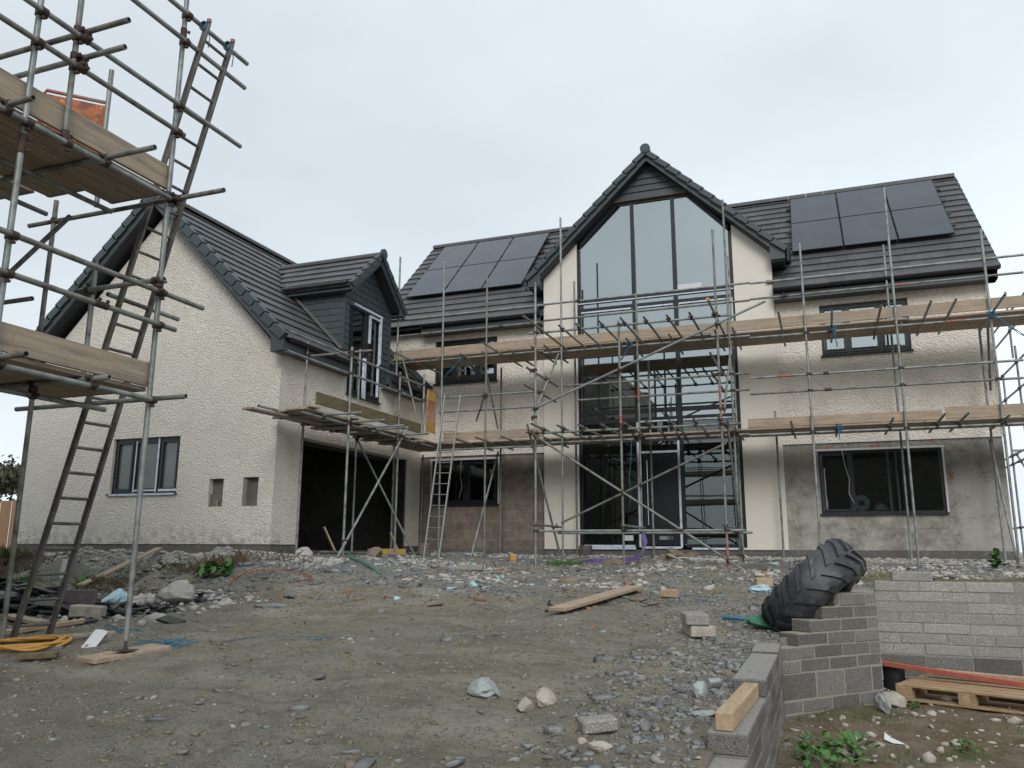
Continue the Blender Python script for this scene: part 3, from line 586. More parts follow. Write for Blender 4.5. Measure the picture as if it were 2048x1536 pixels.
# windows: frame with bars, glass and sill
def window(p,axis_,pos,rect,cols,sgn=-1,rows=None,fw=.06,m_glass='glass',sill=True,name='window',out_=0.0,open_=(),sash=True,mf='frame'):
    u0,u1,z0,z1=rect; mb=MB(); a=pos-sgn*(.06-out_); b=pos-sgn*(.13-out_)
    bx=lambda x0,x1,zz0,zz1,ya,yb,q: q.box((x0,ya,zz0),(x1,yb,zz1)) if axis_==1 else q.box((ya,x0,zz0),(yb,x1,zz1))
    bx(u0+.003,u1-.003,z0+.003,z0+fw,a,b,mb); bx(u0+.003,u1-.003,z1-fw,z1-.003,a,b,mb); bx(u0+.003,u0+fw,z0+fw,z1-fw,a,b,mb); bx(u1-fw,u1-.003,z0+fw,z1-fw,a,b,mb)
    for c_ in cols: bx(c_-fw*.5,c_+fw*.5,z0+fw,z1-fw,a,b,mb)
    for r_ in (rows or []): bx(u0+fw,u1-fw,r_-fw*.5,r_+fw*.5,a,b,mb)
    ed=[u0+fw*.5]+list(cols)+[u1-fw*.5]; o=mb.build(name,M[mf],p)
    if sash:
        sm=MB(); s=.045; a2=pos-sgn*(.045-out_); b2=pos-sgn*(.1-out_)
        for k in range(len(ed)-1):
            if k in open_: continue
            x0,x1=ed[k]+fw*.5+.004,ed[k+1]-fw*.5-.004; w0,w1=z0+fw+.004,z1-fw-.004
            bx(x0,x1,w0,w0+s,a2,b2,sm); bx(x0,x1,w1-s,w1,a2,b2,sm); bx(x0,x0+s,w0+s,w1-s,a2,b2,sm); bx(x1-s,x1,w0+s,w1-s,a2,b2,sm)
        if sm.v: sm.build('sash',M[mf],o)
    gm_=MB(); gy_=pos-sgn*(.09-out_); gy2=gy_-sgn*.012
    bx(u0+fw*.6,u1-fw*.6,z0+fw*.6,z1-fw*.6,gy_,gy2,gm_); gm_.build('glass_pane',M[m_glass],o)
    if sill:
        sm=MB(); bx(u0-.03,u1+.03,z0-.035,z0-.001,pos+sgn*.045,pos-sgn*.05,sm); sm.build('window_sill',M[mf],o)
    return o
window(H,1,0,WU_R,[1.12,1.80],m_glass='glass'); window(H,1,0,WU_L,[-8.48,-7.82],m_glass='glass')
wr=window(H,1,0,WL_R,[1.0,1.72,1.88],m_glass='glassd',open_=(1,2,3),fw=.05); wl=window(H,1,0,WL_L,[-8.1],m_glass='glassd')
mb=MB(); mb.box((.27,.0,2.125),(2.8,.014,2.165)); mb.box((2.755,.0,.78),(2.79,.014,2.12)); mb.box((-9.1,.0,2.225),(-7.17,.014,2.27)); mb.box((-7.21,.0,1.1),(-7.175,.014,2.22)); mb.box((-9.09,.0,1.1),(-9.055,.014,2.22)); mb.build('render_stop_bead',M['white'],H)
mb=MB(); 
for x,z in ((.52,2.2),(.62,2.22),(1.42,2.2),(1.55,2.21),(2.05,2.21),(2.6,2.23),(2.88,2.03),(2.89,1.5),(2.86,1.55),(-8.6,2.29),(-8.0,2.3),(-7.5,2.28)):
    mb.tube((x,.014,z),(x,.019,z),.035+.02*random.random(),7)
mb.build('sealant_splash',M['redp'],H)
# central gable (smooth cream)
GC=-3.17; zU=lambda x:9.46-.97*abs(x-GC); GL0,GL1=-5.07,-1.25; YG=-.095
mb=MB(); mb.prism([(-5.953,0),(GL0,0),(GL0,zU(GL0)),(-5.953,zU(-5.953))],1,YG,.32); mb.build('gable_cream_wall',M['cream'],H); mb=MB(); mb.prism([(GL1,0),(-.388,0),(-.388,zU(-.388)),(GL1,zU(GL1))],1,YG,.32); mb.build('gable_cream_wall',M['cream'],H)
mb=MB(); mb.box((-5.95,-.06,ZB),(-.39,.004,-.004)); mb.build('gable_plinth',M['plinth'],H)
mb=MB(); mb.box((-5.95,.33,5.72),(-5.75,3.4,6.7)); mb.build('gable_cheek_wall',M['anth'],H); mb=MB(); mb.box((-.6,.33,5.72),(-.39,3.4,6.7)); mb.build('gable_cheek_wall',M['anth'],H)
# glazed screen
def band(mb,x0,x1,z0,z1,y0=-.07,y1=.03): mb.box((x0,y0,z0),(x1,y1,z1))
g=MB(); F_=.085
band(g,GL0,GL0+F_,.04,zU(GL0)-.02); band(g,GL1-F_,GL1,.04,zU(GL1)-.02)
MA,MBx=-3.63,-2.62
band(g,MA-.05,MA+.05,.12,8.5,-.075,.03); band(g,MBx-.05,MBx+.05,.12,8.5,-.075,.03)
for z0,z1 in ((6.03,6.11),(5.80,5.89),(3.18,3.28),(2.96,3.06),(.04,.12),(4.62,4.70)):
    for x0,x1 in ((GL0+F_,MA-.05),(MA+.05,MBx-.05),(MBx+.05,GL1-F_)):
        if z0<.1 and x0>-3.7 and x0<-3.5: continue
        band(g,x0,x1,z0,z1)
xt=[GC-.93,GC+.93]; band(g,-4.12,-2.22,8.50,8.58)
g.beam((GL0+.02,-.02,zU(GL0)-.12),(-4.10,-.02,8.52),.1,.09); g.beam((GL1-.02,-.02,zU(GL1)-.12),(-2.24,-.02,8.52),.1,.09)
G=g.build('glazed_screen',M['frame'],H)
mb=MB(); mb.prism([(GL0+.05,3.07),(GL1-.05,3.07),(GL1-.05,zU(GL1)-.15),(-2.26,8.52),(-4.08,8.52),(GL0+.05,zU(GL0)-.15)],1,-.03,-.018); mb.build('glass_pane',M['glass'],G)
mb=MB(); mb.box((GL0+.05,-.03,.1),(MA,-.018,3.0)); mb.box((MBx,-.03,.1),(GL1-.05,-.018,3.0)); mb.box((MA+.06,-.03,2.28),(MBx-.06,-.018,2.96)); mb.build('glass_pane',M['glassd'],G)
mb=MB(); mb.box((GL0+.02,-.084,6.005),(GL1-.02,-.0705,6.03)); mb.box((GL0+.1,-.084,5.765),(MA-.08,-.0705,5.80)); mb.box((MA+.07,-.084,5.765),(MBx-.07,-.0705,5.80)); mb.box((MBx+.07,-.084,5.765),(GL1-.05,-.0705,5.80)); mb.box((GL1-.075,-.084,5.0),(GL1-.05,-.0705,5.76))
mb.box((MA+.03,-.084,2.95),(MBx-.07,-.0755,2.985)); mb.box((MBx+.07,-.084,2.95),(GL1-.1,-.0755,2.985)); mb.box((GL0+.02,-.12,.0),(MA-.1,-.0705,.05)); mb.box((GL0+.1,-.084,.055),(MA-.12,-.0715,.10)); mb.box((GL1-1.2,-.1,.0),(GL1+.02,-.0705,.045)); mb.build('protective_tape',M['tape'],G)
# cut the glass sticker
mb=MB(); mb.box((-4.02,-.036,.2),(-3.80,-.0315,.32)); mb.build('sticker',M['white'],G)
mb=MB(); mb.box((-2.58,-.040,6.13),(-2.0,-.0315,6.26)); mb.build('glass_label',M['white'],G)
d=MB(); d.box((MA+.1,-.06,.1),(MBx-.09,-.005,2.2)); 
for zz in (.5,.85,1.2,1.55,1.9): d.box((MA+.14,-.064,zz),(MBx-.13,-.0605,zz+.012))
D=d.build('front_door',M['frame'],H)
mb=MB(); mb.box((MA-.02,-.088,.05),(MA+.07,-.0755,2.96)); mb.box((MBx-.085,-.088,.05),(MBx-.035,-.0755,2.62)); mb.box((MA+.085,-.088,2.21),(MBx-.085,-.065,2.26)); mb.box((MA+.05,-.1,.02),(MBx-.06,-.062,.07)); mb.build('protective_tape',M['tape'],D)
mb=MB(); mb.path([(MBx-.06,-.1,2.62),(MBx-.2,-.13,2.6),(MBx-.38,-.14,2.56),(MBx-.45,-.13,2.47),(MBx-.52,-.13,2.42)],.014,5); mb.build('peeled_tape',M['tape'],D)
mb=MB(); mb.box((-3.2,-.072,.22),(-2.88,-.0605,.30)); mb.build('letter_plate',M['chrome'],D)
mb=MB(); mb.tube((-3.42,-.12,.55),(-3.42,-.12,2.05),.014,8); mb.box((-3.43,-.12,.7),(-3.41,-.055,.72)); mb.box((-3.43,-.12,1.88),(-3.41,-.055,1.9)); mb.build('pull_handle',M['chrome'],D)
# gable top cladding boards
mb=MB(); zb=8.60
while zb<9.42:
    zt=min(zb+.16,9.44); wl0=(9.46-zb)/.97; wl1=max((9.46-zt)/.97,.01)
    mb.add([(GC-wl0,-.155,zb),(GC+wl0,-.155,zb),(GC+wl1,-.125,zt),(GC-wl1,-.125,zt),(GC-wl0,-.06,zb),(GC+wl0,-.06,zb),(GC+wl1,-.06,zt),(GC-wl1,-.06,zt)],[(0,1,2,3),(4,7,6,5),(0,4,5,1),(2,6,7,3),(0,3,7,4),(1,5,6,2)])
    zb+=.166
mb.build('gable_cladding',M['anth'],H)
mb=MB(); mb.box((-4.14,-.15,8.565),(-2.20,-.03,8.598)); mb.build('timber_trim',M['dry'],H)
# roofs ---------------------------------------------------------------
def tiles(o,u,v,nrm,Lu,Lv,mask=None,g=.345,tw=.30,half=0,parent=H,name='roof_tiles'):
    o,u,v,nrm=Vector(o),Vector(u).normalized(),Vector(v).normalized(),Vector(nrm).normalized(); mb=MB(); rg=random.Random(5)
    nc=int(Lv/g)+1; nt_=int(Lu/tw)+2
    for j in range(nc):
        off=(.5*tw if j%2 else 0)
        for i in range(-1,nt_):
            a=max(0,i*tw+off+.0015); b=min(Lu,(i+1)*tw+off-.0015)
            if b-a<.03: continue
            v0=j*g; v1=min(Lv,(j+1)*g+.03)
            if v1-v0<.05: continue
            if mask and not mask(o+u*((a+b)/2)+v*(v0+g/2)): continue
            h0=.062+rg.uniform(-.003,.003); h1=.026; dv=rg.uniform(-.003,.003)
            P=[o+u*a+v*(v0+dv)+nrm*.030,o+u*b+v*(v0+dv)+nrm*.030,o+u*b+v*(v0+dv)+nrm*h0,o+u*a+v*(v0+dv)+nrm*h0,o+u*a+v*v1+nrm*.0,o+u*b+v*v1+nrm*.0,o+u*b+v*v1+nrm*h1,o+u*a+v*v1+nrm*h1]
            fl=u.cross(v).dot(nrm)<0
            F=[(0,1,2,3),(3,2,6,7),(0,3,7,4),(1,5,6,2),(0,4,5,1),(4,7,6,5)]
            mb.add(P,[f[::-1] for f in F] if fl else F)
    return mb.build(name,M['tile'],parent)
SL=.966; aM=math.atan(SL)
def mroof(x,y,n=0): return Vector((x,y-n*math.sin(aM),5.80+SL*(y+.35)+n*math.cos(aM)))
Lm=(3.5+.35)/math.cos(aM)
gtop=lambda x:9.72-.95*abs(x-GC)
def mmask(p):
    return not (p.z<gtop(p.x)-.12 and -6.2<p.x<-.12 and not (p.y<.3 and False))
for lo,hi in ((-99,GC),(GC,99)): tiles(mroof(-10.87,-.38),(1,0,0),(0,math.cos(aM),math.sin(aM)),(0,-math.sin(aM),math.cos(aM)),14.98,Lm,mask=lambda p: lo<=p.x<hi and not(-5.95<p.x<-.39 and p.z<gtop(p.x)-.05))
mb=MB(); c_,s_=math.cos(aM),math.sin(aM)
mb.prism([(-.33,5.72),(-.33,5.78),(3.5,9.50),(7.4,5.75),(7.4,5.6),(3.5,9.3),(-.05,5.86)],0,-10.85,-5.96); mb.prism([(-.33,5.72),(-.33,5.78),(3.5,9.50),(7.4,5.75),(7.4,5.6),(3.5,9.3),(-.05,5.86)],0,-.38,4.09); mb.prism([(2.4,8.4),(3.5,9.50),(7.4,5.75),(7.4,5.6),(3.5,9.3)],0,-5.95,-.39); mb.build('roof_deck',M['soffit'],H)
def ridge(p0,p1,n_=None,parent=H,disc=False,r=.115):
    p0,p1=Vector(p0),Vector(p1); L_=(p1-p0).length; d_=(p1-p0)/L_; n_=max(1,round(L_/.45)); mb=MB(); st=L_/n_; sd=Vector((-d_.y,d_.x,0)); up=Vector((0,0,1))
    for k in range(n_):
        a=p0+d_*(k*st+.004); b=p0+d_*((k+1)*st-.004); ring=[]
        for q in (a,b):
            for an in range(-100,101,25): ring.append(q+sd*math.sin(R(an))*r+up*(math.cos(R(an))*r-.02))
        m=9; mb.add(ring,[(i,i+1,m+i+1,m+i) for i in range(m-1)]+[tuple(range(m-1,-1,-1)),tuple(range(m,2*m))],False)
    o=mb.build('ridge_tiles',M['tile'],parent)
    if disc:
        q=MB(); q.tube(p0-d_*.05+up*.02,p0+d_*.01+up*.02,.125,20); q.tube(p0-d_*.058+up*.02,p0-d_*.05+up*.02,.09,20); q.build('ridge_end_cap',M['verge'],parent)
    return o
ridge((-10.9,3.5,9.56),(4.12,3.5,9.56))
def verge(p0,p1,outv,g=.345,parent=H,w=.12,h=.13,name='verge_caps'):
    p0,p1,outv=Vector(p0),Vector(p1),Vector(outv).normalized(); d_=(p1-p0); L_=d_.length; d_/=L_; nn=outv.cross(d_); 
    if nn.z<0: nn=-nn
    n_=max(1,round(L_/g)); g=L_/n_; mb=MB()
    for k in range(n_):
        a=p0+d_*k*g; b=p0+d_*((k+1)*g+.03)
        P=[]
        for q,l in ((a,.03),(b,.0)):
            P+=[q+outv*0+nn*(l-h),q+outv*w+nn*(l-h),q+outv*w+nn*l,q+outv*0+nn*(l+.006)]
        F=[(0,1,2,3),(4,7,6,5),(0,4,5,1),(1,5,6,2),(2,6,7,3),(3,7,4,0)]
        c0=sum(P,Vector())/8; mb.add(P,[f if (P[f[1]]-P[f[0]]).cross(P[f[2]]-P[f[0]]).dot(sum((P[i] for i in f),Vector())/4-c0)>0 else f[::-1] for f in F])
    return mb.build(name,M['verge'],parent)
vl=tiles
verge(mroof(4.10,-.36,.02),mroof(4.10,3.5,.02),(1,0,0),w=.05,h=.09); verge(mroof(-10.86,-.36,.02),mroof(-10.86,3.5,.02),(-1,0,0),w=.05,h=.09)
# main eaves: fascia, soffit, gutter
for x0,x1 in ((-9.3,-5.97),(-.37,4.08)):
    mb=MB(); mb.box((x0,-.33,5.56),(x1,-.305,5.76)); mb.box((x0,-.304,5.56),(x1,-.002,5.58)); mb.build('fascia',M['anth'],H)
    mb=MB(); P=[]
    for x in (x0,x1+.03):
        for an in range(180,361,22): P.append((x,-.40+.062*math.cos(R(an)),5.80+.075*math.sin(R(an))))
        for an in range(360,179,-22): P.append((x,-.40+.054*math.cos(R(an)),5.80+.067*math.sin(R(an))))
    m=len(P)//2; mb.add(P,[(i,(i+1)%m,m+(i+1)%m,m+i) for i in range(m)]+[tuple(range(m-1,-1,-1)),tuple(range(m,2*m))]); mb.build('gutter',M['gutter'],H)
mb=MB(); mb.prism([(-.33,5.56),(-.33,5.76),(-.02,6.06),(-.02,5.56)],0,3.9,4.08); mb.beam((4.07,-.3,5.70),(4.07,3.5,9.38),.03,.2,(0,-1,1)); mb.build('bargeboard',M['anth'],H)
mb=MB(); mb.tube((-.16,-.38,5.7),(-.16,-.42,5.62),.034,10); mb.tube((-.16,-.42,5.62),(-.16,-.42,5.55),.034,10); mb.build('downpipe_outlet',M['gutter'],H)
# central gable roof
def gx_(sx,dx,z): return (GC+sx*dx,z)
for sx in (-1,1):
    mb=MB(); D0=3.05
    mb.prism([(GC,9.46),(GC,9.68),(GC+sx*D0,9.68-.95*D0),(GC+sx*D0,9.68-.95*D0-.03),(GC+sx*D0*.98,9.46-.97*D0*.98)],1,-.36,3.0); mb.build('gable_roof_deck',M['soffit'],H)
    u=(0,1,0); vv=Vector((-sx*1,0,.95)).normalized(); nn=Vector((sx*.95,0,1)).normalized()
    def mk(p): return p.z>5.80+SL*(p.y+.35)-.15
    tiles((GC+sx*3.13,-.38,9.66-.95*3.13),u,vv,nn,4.0,3.13/math.cos(math.atan(.95))-.02,mask=mk,name='gable_roof_tiles')
    p0=(GC+sx*3.16,-.36,gtop(GC+3.16)+.005); p1=(GC+sx*.06,-.36,gtop(GC+.06)+.005); verge(p0,p1,(0,-1,0),w=.13,h=.12)
    mb=MB(); mb.prism([(GC+sx*.0,9.62),(GC+sx*2.86,9.62-.95*2.86),(GC+sx*2.86,9.44-.95*2.86),(GC+sx*.0,9.44)],1,-.405,-.37)
    mb.prism([(GC+sx*2.78,6.50),(GC+sx*3.10,6.50),(GC+sx*3.10,6.74),(GC+sx*2.865,6.93),(GC+sx*2.78,6.80)],1,-.41,-.368); mb.build('bargeboard',M['anth'],H)
    mb=MB(); mb.box((GC+sx*2.80,-.366,6.46),(GC+sx*3.09,.75,6.70)); mb.build('eaves_box',M['soffit'],H)
    mb=MB(); mb.tube((GC+sx*3.16,-.40,6.70),(GC+sx*3.16,.62,6.70),.06,12); mb.tube((GC+sx*3.16,-.38,6.72),(GC+sx*3.16,-.38,6.44),.035,8); mb.build('gutter',M['gutter'],H)
ridge((GC,-.46,9.70),(GC,3.4,9.70),disc=True)
# solar panels
def panels(x0,x1,y0,y1):
    for i in range(3):
        for j in range(2):
            a=x0+(x1-x0)*i/3+.012; b=x0+(x1-x0)*(i+1)/3-.012; c0=y0+(y1-y0)*j/2+.008; c1=y0+(y1-y0)*(j+1)/2-.008
            fm=MB(); q=MB(); n0,n1=.13,.165
            P=[mroof(a,c0,n0),mroof(b,c0,n0),mroof(b,c1,n0),mroof(a,c1,n0),mroof(a,c0,n1),mroof(b,c0,n1),mroof(b,c1,n1),mroof(a,c1,n1)]
            fm.add(P,[(0,3,2,1),(0,1,5,4),(1,2,6,5),(2,3,7,6),(3,0,4,7),(4,5,6,7)]); pn=fm.build('solar_panel',M['pvf'],H)
            P=[mroof(a+.015,c0+.012,n1+.002),mroof(b-.015,c0+.012,n1+.002),mroof(b-.015,c1-.012,n1+.002),mroof(a+.015,c1-.012,n1+.002)]; q.add(P,[(0,1,2,3)]); q.build('panel_glass',M['pv'],pn)
    mb=MB()
    for yy in (.18,.38,.62,.84):
        y=y0+(y1-y0)*yy; mb.beam(mroof(x0-.10,y,.09),mroof(x1+.10,y,.09),.04,.05)
    for xx in (x0+(x1-x0)/3,x0+2*(x1-x0)/3):
        for yy in (.12,.4,.6,.88): mb.box(tuple(mroof(xx,y0+(y1-y0)*yy,.165)-Vector((.012,.03,.01))),tuple(mroof(xx,y0+(y1-y0)*yy,.165)+Vector((.012,.03,.015))))
    mb.build('mounting_rail',M['pvf'],H)
panels(.06,3.56,.78,3.26); panels(-10.35,-6.83,.76,3.26)
# ------------------------------------------------------------------ garage wing
XE,XF,YW=-9.388,-16.037,-6.047; WC=-12.71
WG=(-13.49,-11.735,1.07,2.22); N1=(-10.92,-10.57,.78,1.325); N2=(-10.11,-9.745,.78,1.335)
wz=lambda x:7.10-1.0*abs(x-WC)
mb=MB(); wallgrid(mb,1,YW,XF,XE,.06,3.77,[WG,N1,N2],.3,-1); mb.prism([(XF,3.77),(XE,3.77),(WC,7.11)],1,YW,YW+.3); mb.build('wing_gable_wall',M['render'],H)
DW=(-3.68,-2.28,3.38,5.50)
mb=MB(); wallgrid(mb,0,XE,YW+.301,-.001,.06,3.80,[(-5.2,-.82,-1,2.19),(DW[0],DW[1],3.38,3.81)],.3,1); mb.build('wing_side_wall',M['render2'],H)
mb=MB(); mb.box((XF,YW+.301,.06),(XF+.3,2.0,3.77)); mb.box((XF,2.0,-.4),(-10.88,2.3,6.5)); mb.build('wing_rear_wall',M['render2'],H)
mb=MB(); mb.box((XF+.01,YW+.02,ZB),(XE-.02,YW+.3,.055)); mb.box((XE-.3,YW+.301,ZB),(XE-.02,-5.2,.055)); mb.box((XE-.3,-.82,ZB),(XE-.02,-.0,.055)); mb.build('wing_plinth',M['plinth'],H)
mb=MB(); mb.box((N1[0]-.05,YW+.12,.7),(N2[1]+.05,YW+.16,1.4)); mb.box((N1[0],YW+.05,.78),(N1[1],YW+.119,1.02)); mb.box((N2[0]+.02,YW+.02,.78),(N2[0]+.08,YW+.119,1.3)); mb.build('niche_blockwork',M['block2'],H)
mb=MB(); mb.box((-10.72,YW+.01,.79),(-10.70,YW+.04,.88)); mb.box((-10.75,YW+.01,.875),(-10.67,YW+.04,.895)); mb.build('meter_bracket',M['timber'],H)
ww=window(H,1,YW,WG,[-12.95,-12.27],m_glass='glassf')
mb=MB(); mb.box((-12.915,YW+.04,1.10),(-12.89,YW+.0595,2.16)); mb.box((-12.33,YW+.035,1.10),(-12.29,YW+.0445,2.2)); mb.box((-13.46,YW-.047,1.033),(-11.73,YW+.01,1.0365+.03)); mb.box((-12.9,YW+.035,1.12),(-12.33,YW+.0445,1.15)); mb.box((-12.24,YW+.035,1.11),(-11.76,YW+.0445,1.155)); mb.build('protective_tape',M['tape'],ww)
# garage inside and door surround
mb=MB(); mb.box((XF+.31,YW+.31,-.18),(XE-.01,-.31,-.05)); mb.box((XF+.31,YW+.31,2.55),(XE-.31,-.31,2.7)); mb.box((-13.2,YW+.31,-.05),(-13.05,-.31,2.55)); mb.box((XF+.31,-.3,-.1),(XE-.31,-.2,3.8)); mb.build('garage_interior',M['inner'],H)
mb=MB(); mb.box((XE-.31,-5.2,2.10),(XE-.28,-.82,2.19)); mb.box((XE-.3,-5.195,-.05),(XE-.001,-5.16,2.19)); mb.box((XE-.3,-.86,-.05),(XE-.001,-.825,2.19)); mb.build('garage_door_frame',M['soffit'],H)
mb=MB(); mb.box((XE+.0015,-.825,0.0),(XE+.012,-.79,2.2)); mb.box((XE-.2,-1.1,-.05),(XE-.19,-.865,2.1)); mb.build('garage_jamb_blocks',M['bwbrown'],H)
# wing roof
def wtop(x): return 7.60-.985*abs(x-WC)
rx=-9.13; Lw=(rx-WC)
ang=math.atan(.985)
for sx in (1,-1):
    mb=MB(); xe=WC+sx*Lw
    poly=[(WC,7.28),(WC,7.54),(xe,7.54-.985*Lw),(xe,7.54-.985*Lw-.03),(WC+sx*(Lw-.26),7.28-.985*(Lw-.26))]
    if sx>0:
        mb.prism(poly,1,-6.36,-3.96); mb.prism([(WC,7.28),(WC,7.54),(-9.7,7.54-.985*3.01),(-9.7,7.28-.985*3.01)],1,-3.955,-1.87); mb.prism(poly,1,-1.865,-.36); mb.prism([(WC,7.28),(WC,7.54),(-10.9,7.54-.985*1.81),(-10.9,7.28-.985*1.81)],1,-.355,2.3)
    else: mb.prism(poly,1,-6.36,2.3)
    mb.build('wing_roof_deck',M['soffit'],H)
    def wm(p):
        if p.y>-3.97 and p.y<-1.85 and p.x>-9.75: return False
        if p.y>-3.9 and p.y<-1.9 and p.z<5.6 and p.x>-11: return False
        if p.y>-1.85 and p.x>-9.75: return False
        if p.y>-.3 and p.x>-10.9: return p.z>5.85+SL*(p.y+.35)-.1
        return True
    tiles((WC+sx*(Lw+.04),-6.34,7.50-.985*(Lw+.04)),(0,1,0),(-sx*math.cos(ang),0,math.sin(ang)),(sx*math.sin(ang),0,math.cos(ang)),8.5,Lw/math.cos(ang),mask=wm if sx>0 else None,name='wing_roof_tiles')
    verge((WC+sx*(Lw+.07),-6.33,wtop(WC+Lw+.07)+.02),(WC+sx*.05,-6.33,wtop(WC+.05)+.02),(0,-1,0),w=.13,h=.17)
    mb=MB(); mb.prism([(WC,7.47),(WC+sx*(Lw-.1),7.47-.985*(Lw-.1)),(WC+sx*(Lw-.1),7.25-.985*(Lw-.1)),(WC,7.25)],1,-6.40,-6.365)
    mb.prism([(WC+sx*(Lw-.26),3.70),(WC+sx*(Lw+.02),3.72),(WC+sx*(Lw+.02),3.96),(WC+sx*(Lw-.12),4.1),(WC+sx*(Lw-.26),4.15)],1,-6.41,-6.363); mb.build('bargeboard',M['anth'],H)
    mb=MB(); a0,a1=WC+sx*(Lw-.255),WC+sx*(Lw-.01)
    mb.box((a0,-6.362,3.70),(a1,YW-.002,4.0)); mb.build('eaves_box',M['anth'],H)
    mb=MB()
    for ya,yb in (((-6.362,-3.75),(-2.2,-.36)) if sx>0 else ((-6.362,2.3),)):
        if sx>0: mb.box((XE+.002,ya,3.74),(-9.155,yb,3.76)); mb.box((-9.154,ya,3.74),(-9.13,yb,3.99))
        else: mb.box((a1,ya,3.74),(a0,yb,3.76))
    mb.build('fascia',M['anth'],H)
    if sx>0:
        for ya,yb in ((-6.3,-3.8),(-2.15,-.42)):
            mb=MB(); P=[]
            for y in (ya,yb):
                for an in range(180,361,22): P.append((-9.065+.062*math.cos(R(an)),y,3.985+.075*math.sin(R(an))))
                for an in range(360,179,-22): P.append((-9.065+.054*math.cos(R(an)),y,3.985+.067*math.sin(R(an))))
            m=len(P)//2; mb.add(P,[(i,m+i,m+(i+1)%m,(i+1)%m) for i in range(m)]+[tuple(range(m)),tuple(range(2*m-1,m-1,-1))]); mb.build('gutter',M['gutter'],H)
ridge((WC,-6.42,7.55),(WC,1.6,7.55))
# loose felt and lath where the eaves are unfinished
mb=MB(); rg=random.Random(3); n_=16
P=[];
for i in range(n_+1):
    y=-1.84+1.5*i/n_
    for k in range(7):
        x=-9.78+.115*k; P.append((x+.02*rg.uniform(-1,1),y,7.58-.985*(x-WC)+.05*rg.uniform(-.3,1)-(.22*(k-5) if k>5 else 0)*rg.uniform(.3,1.6)))
mb.add(P,[(i*7+k,i*7+k+1,(i+1)*7+k+1,(i+1)*7+k) for i in range(n_) for k in range(6)]); mb.build('loose_roofing_felt',M['black'],H)
mb=MB()
for i in range(26):
    y=rg.uniform(-1.6,-.5); x=rg.uniform(-10.3,-9.6); z=7.62-.985*(x-WC)+rg.uniform(.02,.12); mb.obox((x,y,z),Vector((.16,.0,-.157)),Vector((rg.uniform(-.05,.05),.13,rg.uniform(-.03,.03))),Vector((.008,0,.008)))
mb.build('loose_tile_stack',M['tile'],H)
mb=MB(); mb.beam((-9.85,-.07,4.85),(-9.1,-.07,4.12),.1,.12,(0,0,1)); mb.build('valley_flashing',M['anth'],H)
# ------------------------------------------------------------------ dormer
DC=-2.93; DF=-9.36; dy0,dy1=-3.95,-1.90; droof=lambda y:6.86-.90*abs(y-DC)
mb=MB(); bh=.155; z=4.02
# front cladding boards around the window
zz=3.86
while zz<6.75:
    zt=zz+bh-.006; hw=(dy1-dy0)/2
    lim=min(hw,max(0,(6.80-zt)/.9)); lim0=min(hw,max(0,(6.80-zz)/.9))
    if lim0<=.02: break
    def seg(a0,b0,a1,b1): mb.add([(DF+.012,a0,zz),(DF+.012,b0,zz),(DF,b1,zt),(DF,a1,zt),(DF-.1,a0,zz),(DF-.1,b0,zz),(DF-.1,b1,zt),(DF-.1,a1,zt)],[(0,1,2,3),(4,7,6,5),(0,4,5,1),(2,6,7,3),(0,3,7,4),(1,5,6,2)])
    if zt<DW[3]+.03: seg(DC-lim0,DW[0]-.05,DC-lim,DW[0]-.05); seg(DW[1]+.05,DC+lim0,DW[1]+.05,DC+lim)
    else: seg(DC-lim0,DC+lim0,DC-lim,DC+lim)
    zz+=bh
# cheek boards
zz=3.9
while zz<5.78:
    zt=zz+bh-.006; xb=max(-11.2,WC+(7.52-zz)/.985-.05)
    xb=min(WC+(7.60-zz)/.985,DF-.03) if False else xb
    mb.add([(xb-.2,dy0-.012,zz),(DF-.012,dy0-.012,zz),(DF-.012,dy0,zt),(xb-.2,dy0,zt),(xb-.2,dy0+.1,zz),(DF-.012,dy0+.1,zz),(DF-.012,dy0+.1,zt),(xb-.2,dy0+.1,zt)],[(0,1,2,3),(4,7,6,5),(0,4,5,1),(2,6,7,3),(0,3,7,4),(1,5,6,2)])
    mb.box((xb-.2,dy1-.1,zz),(DF-.012,dy1,zt)); zz+=bh
mb.build('dormer_cladding',M['anth'],H)
mb=MB(); mb.box((DF-.02,dy0-.022,3.86),(DF+.022,dy0+.02,5.76)); mb.build('corner_trim',M['anth'],H); mb=MB(); mb.box((DF-.02,dy1-.02,3.86),(DF+.022,dy1+.022,5.7)); mb.build('corner_trim',M['anth'],H)
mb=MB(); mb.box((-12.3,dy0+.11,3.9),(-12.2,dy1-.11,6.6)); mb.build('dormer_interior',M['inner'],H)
dw=window(H,0,XE+.02,DW,[-2.98],sgn=1,m_glass='glassd',fw=.07,out_=.06)
mb=MB(); mb.box((XE+.03,-3.62,5.44),(XE+.035+.05,-2.34,5.49)); mb.box((XE+.03,-2.42,4.3),(XE+.085,-2.36,5.44)); mb.box((XE+.03,-2.9,4.7),(XE+.085,-2.86,5.38)); mb.box((XE+.03,-2.86,5.34),(XE+.085,-2.44,5.38)); mb.box((XE+.03,-2.46,3.5),(XE+.085,-2.43,4.3)); mb.box((XE+.03,-3.10,3.35),(XE+.09,-3.02,4.3)); mb.build('protective_tape',M['tape'],dw)
an=math.atan(.9)
